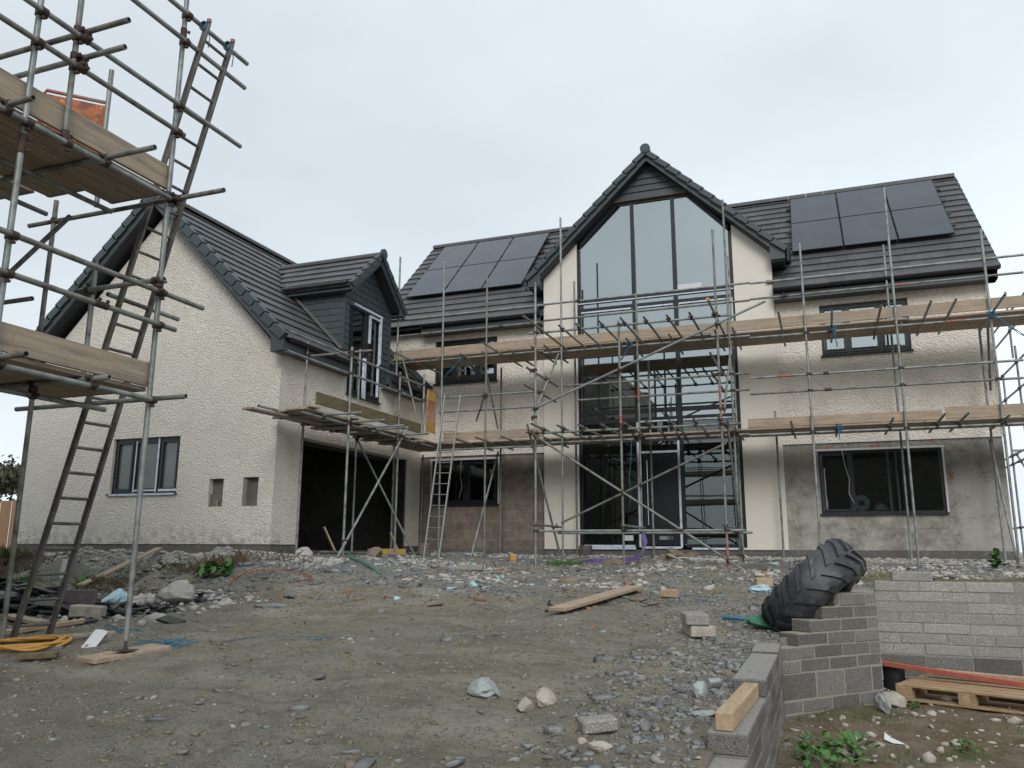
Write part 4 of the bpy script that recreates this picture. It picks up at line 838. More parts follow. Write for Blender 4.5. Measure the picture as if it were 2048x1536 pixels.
for sy in (-1,1):
    Ld=1.22/math.cos(an)
    mb=MB(); mb.prism([(DC,6.60),(DC,6.80),(DC+sy*1.2,6.80-.9*1.2),(DC+sy*1.2,6.77-.9*1.2),(DC+sy*1.0,6.6-.9*1.0)],0,-12.2,-9.12); mb.build('dormer_roof_deck',M['soffit'],H)
    tiles((-12.3,DC+sy*1.26,6.80-.9*1.26),(1,0,0),(0,-sy*math.cos(an),math.sin(an)),(0,sy*math.sin(an),math.cos(an)),3.2,Ld+.03,g=.33,mask=lambda p:p.z>7.58-.985*(p.x-WC)-.08,name='dormer_roof_tiles')
    verge((-9.11,DC+sy*1.28,6.90-.9*1.28),(-9.11,DC+sy*.04,6.90-.9*.04),(1,0,0),g=.33,w=.10,h=.13)
    mb=MB(); mb.prism([(DC,6.78),(DC+sy*1.18,6.78-.9*1.18),(DC+sy*1.18,6.62-.9*1.18),(DC,6.60)],0,-9.10,-9.06); mb.prism([(DC+sy*1.02,5.62),(DC+sy*1.24,5.62),(DC+sy*1.24,5.74),(DC+sy*1.02,5.9)],0,-9.105,-9.055)
    mb.build('bargeboard',M['anth'],H)
    mb=MB(); mb.box((-11.1,DC+sy*1.03,5.62),(-9.106,DC+sy*1.2,5.645)); mb.box((-11.1,DC+sy*1.2,5.62),(-9.106,DC+sy*1.225,5.76)); mb.build('fascia',M['anth'],H)
    mb=MB(); mb.tube((-11.0,DC+sy*1.29,5.76),(-9.14,DC+sy*1.29,5.76),.05,12); mb.build('gutter',M['gutter'],H)
ridge((-9.02,DC,6.83),(-12.0,DC,6.83),disc=True,r=.10)
mb=MB(); mb.beam((-11.0,dy0-.03,5.98),(-9.35,dy0-.03,4.32),.12,.05,(1,0,1)); mb.build('lead_flashing',M['plinth'],H)
# ------------------------------------------------------------------ scaffolds
SC={}
SC['M']=thing('tube_scaffold','long tube and fitting scaffold with two boarded lifts across the main front','scaffold',(-3,-1.7,-.25))
SC['W']=thing('tube_scaffold','single lift tube scaffold over the open garage doorway with olive toe board','scaffold',(-8.1,-3.5,-.2))
SC['L']=thing('tube_scaffold','tall near scaffold with two timber decks filling the left edge','scaffold',(-5.9,-14.5,-.95))
SC['R']=thing('tube_scaffold','distant tube scaffold round the right end wall of the house','scaffold',(4.7,2,-.2))
T+= [("R","standard",4.7,1.95,-.3,4.7,1.95,4.6),("R","standard",4.7,3.55,-.3,4.7,3.55,4.25),("R","standard",4.72,2.35,4.4,4.72,2.35,6.0),("R","standard",4.7,5.4,-.3,4.7,5.4,4.4),
 ("R","guard_rail",4.7,-1.3,4.22,4.7,6.0,4.22),("R","guard_rail",4.7,1.4,3.62,4.7,6,3.62),("R","ledger",4.7,.6,2.25,4.7,6,2.25),("R","ledger",4.7,.4,2.05,4.7,6,2.05),("R","guard_rail",4.72,.2,5.45,4.72,6,5.45),("R","guard_rail",4.72,.2,5.05,4.72,6,5.05),
 ("R","brace",4.75,1.0,1.0,4.75,3.4,2.3),("R","ledger",4.7,1.0,.55,4.7,6,.55),("R","transom",4.4,1.9,2.2,5.9,1.9,2.2),("R","standard",5.8,1.95,-.3,5.8,1.95,4.6),
 ("L","standard",-6.17,-13.39,3.3,-6.17,-13.39,4.8)]
tubes=[]; cnt={}
for q in T:
    sc,kd=q[0],q[1]; a=list(q[2:5]); b=list(q[5:8])
    if sc=='M' and kd=='transom': a[2]+=.022; b[2]+=.022
    if sc=='M' and kd=='ledger' and a[2]>1: a[2]-=.026; b[2]-=.026
    if sc=='L' and kd=='transom' and a[2]>3.3: a[2]=b[2]=3.325
    if sc=='L' and kd=='transom' and a[2]==1.42: a[2]=b[2]=1.372; a[0]+=.12
    if sc=='L' and kd=='standard' and abs(a[0]+6.86)<.02: a[0]=b[0]=-6.93; a[1]=b[1]=-13.23
    if sc=='L' and kd=='standard' and abs(a[0]+6.17)<.02 and a[2]<0: a[2]=1.44
    m=M['steel'] if random.random()<.62 else M['steel2']
    mb=MB(); d_=Vector(b)-Vector(a); tl=d_.length
    mid=(Vector(a)+Vector(b))/2; sag=random.uniform(-.004,.004)*tl/3; r_=.0242
    mb.tube(a,b,r_,12 if sc=='L' else 9,hollow=True)
    o=mb.build(kd,m,SC[sc]); tubes.append((sc,kd,Vector(a),Vector(b),o))
def closest(p1,q1,p2,q2):
    d1,d2,r=q1-p1,q2-p2,p1-p2; a,e,f=d1.dot(d1),d2.dot(d2),d2.dot(r); b=d1.dot(d2); c=d1.dot(r); de=a*e-b*b
    if de<1e-6*a*e: return None
    s_=min(1,max(0,(b*f-c*e)/de)); t_=(b*s_+f)/e
    if t_<0:t_=0; s_=min(1,max(0,-c/a))
    elif t_>1:t_=1; s_=min(1,max(0,(b-c)/a))
    return p1+d1*s_,p2+d2*t_
CM={}
def coupler_mesh(dA,dB,off):
    ax=lambda d: max(range(3),key=lambda i:abs(d[i])); key=(ax(dA),ax(dB),tuple(round(x*25) for x in off))
    if key in CM: return CM[key]
    mb=MB(); A=Vector([0,0,0]);A[key[0]]=1; B=Vector([0,0,0]);B[key[1]]=1
    mb.tube(-A*.027,A*.027,.034,10); mb.tube(off-B*.027,off+B*.027,.034,10)
    s1=(A.cross(B)).normalized() if A.cross(B).length>.1 else Vector((0,0,1))
    mb.tube(-A.cross(s1)*.0,B*.07,.011,6); mb.tube(B*.05,B*.068,.019,6); mb.tube(off,off-A*.07,.011,6); mb.tube(off-A*.05,off-A*.066,.019,6); mb.bev(off/2,A*.03,B*.03,s1*.02,.006)
    me=bpy.data.meshes.new('coupler'); me.from_pydata(mb.v,[],mb.f); me.polygons.foreach_set('use_smooth',mb.sm); me.materials.append(M['rust']); CM[key]=me; return me
CAM=co.matrix_world.translation
cand=[]
for i in range(len(tubes)):
    for j in range(i+1,len(tubes)):
        A,B=tubes[i],tubes[j]
        if A[0]!=B[0]: continue
        c=closest(A[2],A[3],B[2],B[3])
        if c is None or (c[0]-c[1]).length>.115: continue
        cand.append(((c[0]-CAM).length,A[0],i,j,c))
cand.sort(key=lambda q:q[0]); cc={}
for dist_,sc,i,j,c in cand:
    cc[sc]=cc.get(sc,0)+1
    if cc[sc]>96: continue
    A,B=tubes[i],tubes[j]; me=coupler_mesh((A[3]-A[2]).normalized(),(B[3]-B[2]).normalized(),c[1]-c[0])
    o=bpy.data.objects.new('coupler',me); COL.objects.link(o); o.parent=A[4]; o.location=c[0]-Vector(SC[sc]['_b'])
# in-line sleeves and red paint bands
def onpart(sc,kd,p,tol=.06):
    for q in tubes:
        if q[0]!=sc or q[1]!=kd: continue
        d_=q[3]-q[2]; t_=(Vector(p)-q[2]).dot(d_)/d_.dot(d_)
        if -.01<=t_<=1.01 and (q[2]+d_*t_-Vector(p)).length<tol: return q
    return None
for sc,kd,p,L_,mm,nm in (('M','guard_rail',(-4.6,-1.65,5.6),.12,'rust','sleeve'),('M','guard_rail',(-.1,-1.65,5.22),.14,'rust','sleeve'),('M','guard_rail',(.62,-1.65,3.18),.13,'rust','sleeve'),('M','guard_rail',(.6,-1.65,3.52),.1,'rust','sleeve'),('M','guard_rail',(-6.5,-1.65,5.18),.12,'rust','sleeve'),('M','ledger',(.75,-1.65,4.385),.13,'rust','sleeve'),
  ('M','standard',(-3.25,-3.4,2.5),.3,'redp','paint_band'),('M','standard',(-3.24,-1.7,3.35),.28,'redp','paint_band'),('M','guard_rail',(-.2,-1.65,3.52),.3,'redp','paint_band'),('M','guard_rail',(2.1,-1.65,5.22),.25,'redp','paint_band'),('M','ledger',(3.0,-1.65,4.385),.4,'redp','paint_band'),('M','ledger',(-8.6,-1.65,4.485),.2,'redp','paint_band'),('M','standard',(-1.32,-3.4,-.05),.6,'redp','paint_band'),('M','standard',(-1.32,-3.4,2.75),.7,'redp','paint_band'),
  ('L','guard_rail',(-5.275,-14.0,1.99),.14,'rust','sleeve'),('L','standard',(-5.325,-13.325,5.05),.14,'rust','sleeve'),('L','standard',(-5.325,-14.85,3.1),.16,'rust','sleeve')):
    q=onpart(sc,kd,p,.12)
    if not q: continue
    d_=(q[3]-q[2]); t_=(Vector(p)-q[2]).dot(d_)/d_.dot(d_); c=q[2]+d_*t_; u=d_.normalized(); r_=.031 if nm=='sleeve' else .0252
    mb=MB(); mb.tube(c-u*L_/2,c+u*L_/2,r_,12)
    if nm=='sleeve':
        s_=u.orthogonal().normalized()
        for e in (-.3,.3): mb.tube(c+u*L_*e,c+u*L_*e+s_*.06,.01,6); mb.bev(c+u*L_*e+s_*.05,u*.014,s_*.01,u.cross(s_)*.014,.004)
    mb.build(nm,M[mm],q[4])
def board(sc,p0,p1,z,w=.225,t=.038,mm='board',name='scaffold_board',axis_=0):
    """flat board on its face from p0 to p1"""
    mb=MB(); p0=Vector((*p0,z)); p1=Vector((*p1,z)); d_=p1-p0; sd=Vector((-d_.y,d_.x,0)).normalized(); tw=random.uniform(-.003,.003)
    mb.bev((p0+p1)/2+Vector((0,0,t/2)),d_/2,sd*w/2,Vector((0,0,t/2)),.004)
    o=mb.build(name,M[mm],SC[sc])
    e=MB()
    for q,s_ in ((p0,1),(p1,-1)):
        dd=d_.normalized()*s_; e.obox(q+dd*.03+Vector((0,0,t/2)),dd*.012,sd*(w/2+.0015),Vector((0,0,t/2+.0015)))
    e.build('end_band',M['steel2'],o)
    return o
def toe(sc,p0,p1,z0,h=.225,t=.036,mm='board'):
    mb=MB(); p0=Vector((*p0,z0+h/2)); p1=Vector((*p1,z0+h/2)); d_=p1-p0; sd=Vector((-d_.y,d_.x,0)).normalized()
    mb.bev((p0+p1)/2,d_/2,sd*t/2,Vector((0,0,h/2)),.004); return mb.build('toe_board',M[mm],SC[sc])
# main scaffold decks: boards run along the front
for k in range(5):
    y=-1.53+k*.236
    xs=[-9.42,-5.60+.1*random.uniform(-1,1),-1.72+.1*random.uniform(-1,1),2.2+.1*random.uniform(-1,1),5.95]
    for a,b in zip(xs[:-1],xs[1:]): board('M',(a+.006,y),(b-.006,y),4.512+random.uniform(0,.004)-.0085*(a+3)*.8)
    xs=[-9.0+.15*k,-5.4,-1.1+.1*random.uniform(-1,1),2.4+.1*random.uniform(-1,1),5.95]
    for a,b in zip(xs[:-1],xs[1:]): board('M',(a+.006,y),(b-.006,y),2.428+random.uniform(0,.004))
for a,b,z,h,m_ in ((-9.35,-5.80,4.575,.225,'board'),(-5.785,-1.73,4.57,.225,'board'),(-1.72,2.33,4.56,.225,'board'),(2.34,6.0,4.555,.225,'board'),(-7.95,-5.45,2.49,.2,'board'),(-.98,2.62,2.47,.19,'board'),(2.68,6,2.475,.225,'board')):
    toe('M',(a,-1.635),(b,-1.635),z,h,mm=m_)
# garage scaffold deck: boards run in depth, ragged ends
for k in range(5):
    x=-8.26-.225*k
    for a,b in ((-7.0+.22*k+random.uniform(-.15,.15),-4.1+random.uniform(-.2,.2)),(-4.05+random.uniform(-.05,.1),-.35)): board('W',(x,a),(x,b),2.40+.028+random.uniform(0,.006),mm='boardY')
for (a,b,z) in (((-9.3,-6.3),(-8.05,-6.75),2.475),((-9.1,-5.8),(-8.05,-5.3),2.475),((-9.3,-5.0),(-8.05,-4.9),2.37),((-9.25,-3.1),(-8.0,-3.3),2.365),((-9.2,-2.4),(-8.02,-2.6),2.365),((-9.0,-7.45),(-8.85,-5.3),2.385)):
    board('W',a,b,z,mm='boardY')
toe('W',(-8.155,-6.6),(-8.155,-2.45),2.575,.225,mm='olive')
# near scaffold decks
for k in range(5):
    x=-5.505-.228*k; e=-13.29 if k<3 else -13.62
    for z in (3.351,1.398): board('L',(x,-17.2),(x,e if z>2 else -13.30),z,mm='boardY')
for k in range(3): board('L',(-6.69-.23*k,-17.2),(-6.69-.23*k,-13.75),3.355,mm='boardY')
toe('L',(-5.375,-17.2),(-5.375,-13.30),3.392,.24,mm='boardY'); toe('L',(-5.375,-17.2),(-5.375,-13.31),1.44,.225,mm='boardY')
mb=MB(); mb.tube((-1.41,-4.4,4.482),(-1.41,-4.30,4.482),.031,12); q=[t_ for t_ in tubes if t_[0]=='M' and t_[1]=='transom' and abs(t_[2].x+1.35)<.09 and t_[2].y<-4][0]; mb=MB(); mb.tube(q[2]-Vector((0,.012,0)),q[2]+Vector((0,.05,0)),.031,12); mb.build('yellow_end_cap',M['yellow'],q[4])
# ------------------------------------------------------------------ ladders
def ladder(name,label,b0,b1,t0,t1,n_,r,mm,tie=True):
    b0,b1,t0,t1=map(Vector,(b0,b1,t0,t1)); t=thing(name,label,'ladder',(b0+b1)/2)
    for a,b in ((b0,t0),(b1,t1)):
        mb=MB(); d_=(b-a); w_=(b1-b0).normalized(); nn=d_.cross(w_).normalized(); mb.bev((a+b)/2,d_/2,w_*r*.45,nn*r,.006); mb.build('stile',M[mm],t)
    for k in range(n_):
        f=(k+.7)/(n_+.4); mb=MB(); mb.tube(b0.lerp(t0,f),b1.lerp(t1,f),r*.45,8); mb.build('rung',M[mm],t)
    return t
la=ladder('ladder','long dull aluminium ladder leaning outside the near left scaffold','' or (-6.97,-13.10,-.93),(-6.93,-12.74,-.93),(-5.19,-13.15,5.26),(-5.19,-12.79,5.26),25,.036,'ladderd')
mb=MB()
for y,s in ((-13.15,1),(-12.79,2)):
    for k in range(5): mb.path([(-5.23+.045*math.cos(a),y+.012*(k-2),5.26-.03+.05*math.sin(a)) for a in [i*.7 for i in range(10)]],.006,4)
    mb.path([(-5.2,y,5.2),(-5.17,y+.02,5.1),(-5.19,y+.03,5.0)],.005,4)
mb.build('lashing_rope',M['blue'],la)
mb=MB(); mb.tube((-5.18,-13.15,5.265),(-5.177,-13.15,5.30),.024,10); mb.tube((-5.18,-12.79,5.265),(-5.177,-12.79,5.30),.024,10); mb.build('red_end_cap',M['redp'],la)
ladder('ladder','light aluminium ladder up to the main scaffold beside the garage corner',(-7.83,-2.75,-.21),(-7.42,-2.85,-.23),(-7.86,-1.8,3.57),(-7.45,-1.8,3.57),15,.026,'alu')
# ------------------------------------------------------------------ gates and barriers
t=thing('safety_gate','yellow framed gate with orange mesh hanging at the garage scaffold end','gate',(-8.05,-2.1,2.6))
mb=MB(); 
for z0,z1 in ((2.64,2.9),(3.38,3.6)): mb.bev((-8.05,-2.13,(z0+z1)/2),(0,.2,0),(.012,0,0),(0,0,(z1-z0)/2),.006)
mb.build('gate_panel',M['ygate'],t); mb=MB()
for k in range(11): mb.tube((-8.045,-2.31+.036*k,2.9),(-8.045,-2.31+.036*k,3.38),.004,4)
for k in range(14): mb.tube((-8.045,-2.31,2.92+.034*k),(-8.045,-1.95,2.92+.034*k),.004,4)
mb.build('mesh',M['orange'],t); mb=MB(); mb.path([(-8.05,-2.34,2.62),(-8.05,-2.34,3.58),(-8.05,-2.3,3.63),(-8.05,-1.96,3.63),(-8.05,-1.92,3.58),(-8.05,-1.92,2.62)],.012,7); mb.build('gate_frame',M['ygate'],t)
t=thing('barrier_panel','scuffed orange plastic barrier standing on the top deck of the near scaffold','barrier',(-6.3,-13.7,3.39))
E0,E1=Vector((-6.60,-13.78,3.40)),Vector((-6.20,-13.36,3.40)); dE=(E1-E0)
mb=MB(); mb.bev(E0+dE*.5+Vector((0,0,.74)),dE*.49,dE.cross(Vector((0,0,1))).normalized()*.012,(0,0,.27),.01); mb.build('panel',M['orange'],t)
mb=MB(); mb.path([E0,E0+Vector((0,0,.99)),E0+dE*.05+Vector((0,0,1.05)),E0+dE*.95+Vector((0,0,1.05)),E1+Vector((0,0,.99)),E1],.018,8); mb.build('barrier_frame',M['redp'],t)
t=thing('mesh_panel','red edged mesh guard at the far right edge of the upper scaffold lift','mesh guard',(4.75,-1.6,4.56))
mb=MB(); mb.path([(4.62,-1.58,4.57),(4.62,-1.58,5.42),(5.7,-1.58,5.42),(5.7,-1.58,4.57)],.014,6); mb.box((4.63,-1.59,4.57),(5.69,-1.575,4.75)); mb.build('mesh_frame',M['redbeam'],t); mb=MB()
for k in range(22): mb.tube((4.63+.05*k,-1.58,4.75),(4.63+.05*k,-1.58,5.41),.003,4)
for k in range(14): mb.tube((4.63,-1.58,4.76+.05*k),(5.69,-1.58,4.76+.05*k),.003,4)
mb.build('mesh',M['redp'],t)
# ------------------------------------------------------------------ rope ties on the scaffold
def rope(pts,r,mm,label,cat='rope',name='rope'): 
    mb=MB(); mb.path(pts,r,5); return single(mb,name,M[mm],label,cat)
def tie(c,label,mm='blue',tail=.3,dirx=-.2):
    rg=random.Random(int(c[0]*100)); mb=MB(); c=Vector(c)
    for k in range(6): mb.path([c+Vector((.03*rg.uniform(-1,1)+.05*math.cos(a),.05*math.cos(a+k),.055*math.sin(a))) for a in [i*.8+k for i in range(9)]],.006,4)
    for k in range(3): mb.path([c+Vector((dirx*f*tail*3+.02*rg.uniform(-1,1),-.02*k,-tail*f)) for f in (0,.25,.5,.75,1)],.007,4)
    single(mb,'rope_tie',M[mm],label,'rope')
tie((-3.41,-1.72,4.42),'blue rope knotted round the upper ledger in front of the glazed gable',tail=.32); tie((-7.45,-1.72,4.47),'blue rope tied under the upper deck above the aluminium ladder',tail=.45,dirx=-.35); tie((.79,-1.75,4.42),'blue rope on a transom end left of the upper right window',tail=.4,dirx=.05)
tie((3.62,-1.8,4.4),'blue rope at the rightmost main standard under the upper deck',tail=.5,dirx=.35); tie((.76,-1.75,2.4),'blue rope round a lower ledger above the wide ground floor window',tail=.25,dirx=0); tie((-6.85,-1.75,3.5),'black cord knotted on the standard between the ladder and the gable','black',tail=.6,dirx=-.12)
rope([(-3.42,-1.7,2.36),(-3.45,-1.68,1.9),(-3.5,-1.67,1.5),(-3.47,-1.66,1.1),(-3.53,-1.66,.85)],.007,'blue','thin blue cord dangling in front of the front door left frame')
rope([(.82,-.03,2.15),(.86,-.05,1.8),(.93,-.05,1.5),(.9,-.05,1.2),(.99,-.05,.98)],.006,'tape','pale cord hanging in front of the wide right window')
rope([(-8.2,-.05,2.2),(-8.22,-.06,1.8),(-8.16,-.06,1.55),(-8.25,-.06,1.25)],.006,'white','white cord hanging in front of the small window by the garage')
# ------------------------------------------------------------------ block walls
def courses(mb,mo,p0,p1,th,z0,rows,bl=.45,lefts=None,rg=None,off0=0):
    """rows: list of (height, start) from the top row down; blocks with mortar joints, thickness th to the left of p0->p1"""
    rg=rg or random.Random(1); p0,p1=Vector((*p0,0)),Vector((*p1,0)); d_=p1-p0; L_=d_.length; d_/=L_; nn=Vector((-d_.y,d_.x,0)); z=z0
    for k,(h,s0) in enumerate(rows):
        zb=z-h; a=s0; first=True
        o=(k%2)*bl/2+off0
        edges=[s0]; x=o-bl
        while x<L_:
            if x>s0+.06 and x<L_-.05: edges.append(x)
            x+=bl
        edges.append(L_)
        for e0,e1 in zip(edges[:-1],edges[1:]):
            jx=rg.uniform(-.004,.004); jz=rg.uniform(-.003,.002)
            c=p0+d_*((e0+e1)/2)+nn*(th/2+jx)+Vector((0,0,(z+zb)/2+jz)); mb.bev(c,d_*((e1-e0)/2-.005),nn*(th/2),Vector((0,0,h/2-.005)),.006)
        mo.obox(p0+d_*((s0+.012+L_-.008)/2)+nn*(th/2)+Vector((0,0,(z+zb)/2-.001)),d_*((L_-.02-s0)/2),nn*(th/2-.004),Vector((0,0,h/2+.0005)))
        z=zb
t=thing('retaining_wall','stepped block wall rising in stairs that carries the tractor tyre','block wall',(.4,-10.7,-1.6))
a,b=MB(),MB(); courses(a,b,(-.045,-11.27),(.80,-10.22),.215,-.405,[(.11,.74),(.11,.56),(.11,.39),(.11,.22),(.11,0),(.11,0),(.225,0),(.11,0),(.11,0),(.11,0),(.11,0),(.11,0)],bl=.38,rg=random.Random(2),off0=.05)
a.build('blocks',M['block2'],t); b.build('mortar',M['mortar'],t)
t=thing('retaining_wall','long pale block wall standing behind the pallet and the stepped wall','block wall',(2.2,-8.8,-1.6))
a,b=MB(),MB(); courses(a,b,(.85,-8.85),(4.6,-8.85),.215,-.337,[(.11,0)]*7,rg=random.Random(4)); a2=MB(); courses(a2,b,(.85,-8.87),(4.6,-8.87),.235,-1.107,[(.225,0)]+[(.11,0)]*2,rg=random.Random(4)); a2.build('base_course',M['block2'],t); courses(a,b,(.80,-10.2),(.80,-8.86),.2,-.445,[(.11,0)]*9); courses(a,b,(.60,-8.83),(.79,-8.83),.2,-.445,[(.11,0)]*9,bl=.3)
a.bev((1.24,-8.745,-.287),(.2,0,0),(0,.105,0),(0,0,.049),.006); a.build('blocks',M['block'],t); b.build('mortar',M['mortarg'],t)
t=thing('retaining_wall','low block wall in the foreground carrying the sawn timber','block wall',(-.14,-13.5,-1.6))
a,b=MB(),MB(); rg=random.Random(8)
segs=[((-.06,-15.9),(-.05,-14.52),-1.035),((-.045,-14.515),(-.03,-13.36),-.925),((-.03,-13.355),(-.03,-11.95),-.818),((-.03,-11.945),(-.04,-11.32),-.80)]
segs.append(((-.245,-15.9),(-.24,-14.9),-1.04))
for p,q,z in segs: courses(a,b,p,q,.205,z,[(.11,0)]*6,rg=rg,off0=rg.uniform(0,.2))
a.bev((-.33,-11.5,-.86),(.16,.02,0),(-.01,.12,0),(0,0,.05),.008); a.build('blocks',M['block2'],t); b.build('mortar',M['mortarg'],t)
# tyre ---------------------------------------------------------------
AX=(CR*.60-CU*.63-CF*.50).normalized(); 
t=thing('tractor_tyre','worn black tractor tyre leaning on the stepped block wall','tyre',(.25,-10.55,-.7)); TC=Vector((.235,-10.32,-.385))
e1=AX.cross(Vector((0,0,1))).normalized(); e2=AX.cross(e1).normalized()
prof=[(-.12,.29),(-.20,.33),(-.235,.46),(-.225,.545),(-.185,.595),(-.10,.615),(0,.62),(.10,.615),(.185,.595),(.225,.545),(.235,.46),(.20,.33),(.12,.29),(.10,.31),(.17,.38),(.19,.5),(.10,.57),(-.10,.57),(-.19,.5),(-.17,.38),(-.10,.31)]
mb=MB(); ns=64; npf=len(prof); KT=.86; P=[]
for i in range(ns):
    an=6.28318*i/ns; dr=e1*math.cos(an)+e2*math.sin(an)
    for (w_,r_) in prof: P.append(TC+AX*w_*KT+dr*r_*KT)
mb.add(P,[(i*npf+k,i*npf+(k+1)%npf,((i+1)%ns)*npf+(k+1)%npf,((i+1)%ns)*npf+k) for i in range(ns) for k in range(npf)],True); ty=mb.build('tyre_carcass',M['rubber'],t)
mb=MB()
for i in range(19):
    for sd in (-1,1):
        a0=6.28318*(i+(.5 if sd>0 else 0))/19; P=[]
        for f in (0,.33,.66,1):
            an=a0+.30*f*(-1); ww=sd*(.015+.225*f); rb=.605-.03*f**2-.05*max(0,f-.66)/.34; 
            for da in (-.052,.052):
                for rr in (rb,rb+.045): 
                    aa=an+da; P.append(TC+AX*ww*KT+(e1*math.cos(aa)+e2*math.sin(aa))*rr*KT)
        F=[]
        for k in range(3):
            o=k*4; F+=[(o+1,o+3,o+7,o+5),(o,o+1,o+5,o+4),(o+3,o+2,o+6,o+7)]
        F+=[(0,2,3,1),(12,13,15,14)]
        if sd<0: F=[f[::-1] for f in F]
        mb.add(P,F)
mb.build('tread_lug',M['rubber'],t)
# timber beam on the low wall
mb=MB(); p0,p1=Vector((-.165,-14.46,-.925+.047)),Vector((-.118,-13.40,-.925+.047)); d_=p1-p0; sd=Vector((d_.y,-d_.x,0)).normalized(); mb.bev((p0+p1)/2,d_/2,sd*.045,(0,0,.045),.004)
single(mb,'timber_beam',M['timber'],'short sawn timber beam lying on the low foreground wall','timber')
# loose blocks
def loose_block(c,ang_,size,mm,label,tilt=0,name='concrete_block'):
    mb=MB(); ca,sa=math.cos(ang_),math.sin(ang_); ct,st=math.cos(tilt),math.sin(tilt)
    mb.bev(c,(ca*size[0]/2*ct,sa*size[0]/2*ct,st*size[0]/2),(-sa*size[1]/2,ca*size[1]/2,0),(-ca*st*size[2]/2,-sa*st*size[2]/2,ct*size[2]/2),.01)
    return single(mb,name,M[mm],label,'block')
zb=gz(-.80,-10.9); loose_block((-.80,-10.88,zb+.05),R(20),(.23,.44,.1),'rockp','lower stained block of the pair standing near the stepped wall'); loose_block((-.83,-10.9,zb+.155),R(16),(.215,.44,.1),'block','upper grey block of the pair standing near the stepped wall')
loose_block((-.87,-14.32,gz(-.87,-14.3)+.035),R(30),(.20,.14,.07),'block','rough broken block lying left of the low foreground wall',tilt=.08)
loose_block((-5.72,-5.0,gz(-5.72,-5)+.05),R(15),(.44,.215,.1),'block','flat grey block lying on the gravel before the ladder foot')
loose_block((-.86,-3.35,gz(-.86,-3.35)+.05),R(5),(.44,.2,.12),'plinth','dusty flat block lying left of the tyre near the cream wall')
loose_block((-8.62,-10.92,gz(-8.6,-10.9)+.12),R(25),(.46,.07,.26),'plinth','upright dark grey slab behind the foot of the near ladder')
loose_block((-7.95,-11.35,gz(-7.95,-11.35)+.07),R(22),(.36,.2,.15),'rockp','mortar caked block beside the foot of the near ladder',tilt=-.06)
loose_block((-1.62,-7.8,gz(-1.62,-7.8)+.05),R(70),(.12,.22,.10),'timber','small square timber offcut right of the long plank',name='timber_offcut')
loose_block((-.52,-6.2,gz(-.52,-6.2)+.06),R(20),(.24,.18,.12),'timber','brown wooden offcut close left of the tyre',name='timber_offcut')
loose_block((-5.86,-2.5,gz(-5.86,-2.5)+.06),R(40),(.14,.14,.13),'ygate','yellow cube of timber on the rubble left of the cream gable',name='timber_offcut')
loose_block((-8.55,-3.1,gz(-8.5,-3.1)+.07),R(60),(.9,.12,.13),'ygate','yellow timber length lying in the garage doorway',name='timber_offcut')
# planks
def plank(p0,p1,w_,t_,mm,label,name='plank',lift=.02,cat='plank'):
    p0=Vector((p0[0],p0[1],(gz(*p0[:2]) if len(p0)<3 else p0[2])+lift)); p1=Vector((p1[0],p1[1],(gz(*p1[:2]) if len(p1)<3 else p1[2])+lift)); d_=p1-p0; sd=d_.cross(Vector((0,0,1))).normalized(); up=sd.cross(d_).normalized()
    mb=MB(); mb.bev((p0+p1)/2+up*t_/2,d_/2,sd*w_/2,up*t_/2,.004); return single(mb,name,M[mm],label,cat)
plank((-2.52,-9.9),(-2.12,-7.55),.225,.04,'board','scaffold board lying flat on the dirt in mid yard',lift=.045)
plank((-5.45,-13.62),(-5.30,-12.92),.30,.04,'board','sole board under the foot of the near standard',name='sole_board',lift=.0); mb=MB(); z=gz(-5.325,-13.325)+.045; mb.box((-5.40,-13.40,z),(-5.25,-13.25,z+.006)); mb.tube((-5.325,-13.325,z),(-5.325,-13.325,z+.08),.019,10); single(mb,'base_plate',M['rust'],'rusty base plate between the near standard and its sole board','base plate')
plank((-6.02,-13.78),(-5.78,-13.60),.11,.045,'olive','short dark timber offcut below the yellow hose coil','timber_offcut')
plank((-7.3,-13.3),(-7.60,-11.75),.09,.045,'timber','yellowish timber length behind the feet of the near ladder','timber_length')
plank((-6.5,-13.0),(-6.2,-12.6),.10,.03,'board','thin flat board between the near ladder feet and the white offcut','timber_offcut')
plank((-10.4,-9.3,-.62),(-11.35,-6.75,-.05),.12,.03,'board','weathered plank leaning up the bank below the garage gable')
plank((-8.6,-11.9),(-7.9,-12.0),.16,.04,'board','brown board end at the left edge beside the broken tiles')
mb=MB(); mb.bev((-12.3,-8.0,-.5),(.02,.02,.28),(.05,0,0),(0,.012,0),.003); single(mb,'plastic_strip',M['white'],'white plastic strip standing in the bank behind the near ladder','plastic strip')
mb=MB(); mb.add([(-5.97,-13.2,-.90),(-5.92,-13.18,-.91),(-5.96,-13.0,-.76),(-6.01,-13.02,-.76),(-5.88,-13.12,-.90),(-5.93,-12.95,-.78)],[(0,1,2,3),(1,4,5,2)]); o=single(mb,'plastic_strip',M['white'],'bent white plastic offcut left of the sole board','plastic strip'); sm=o.modifiers.new('s','SOLIDIFY'); sm.thickness=.006
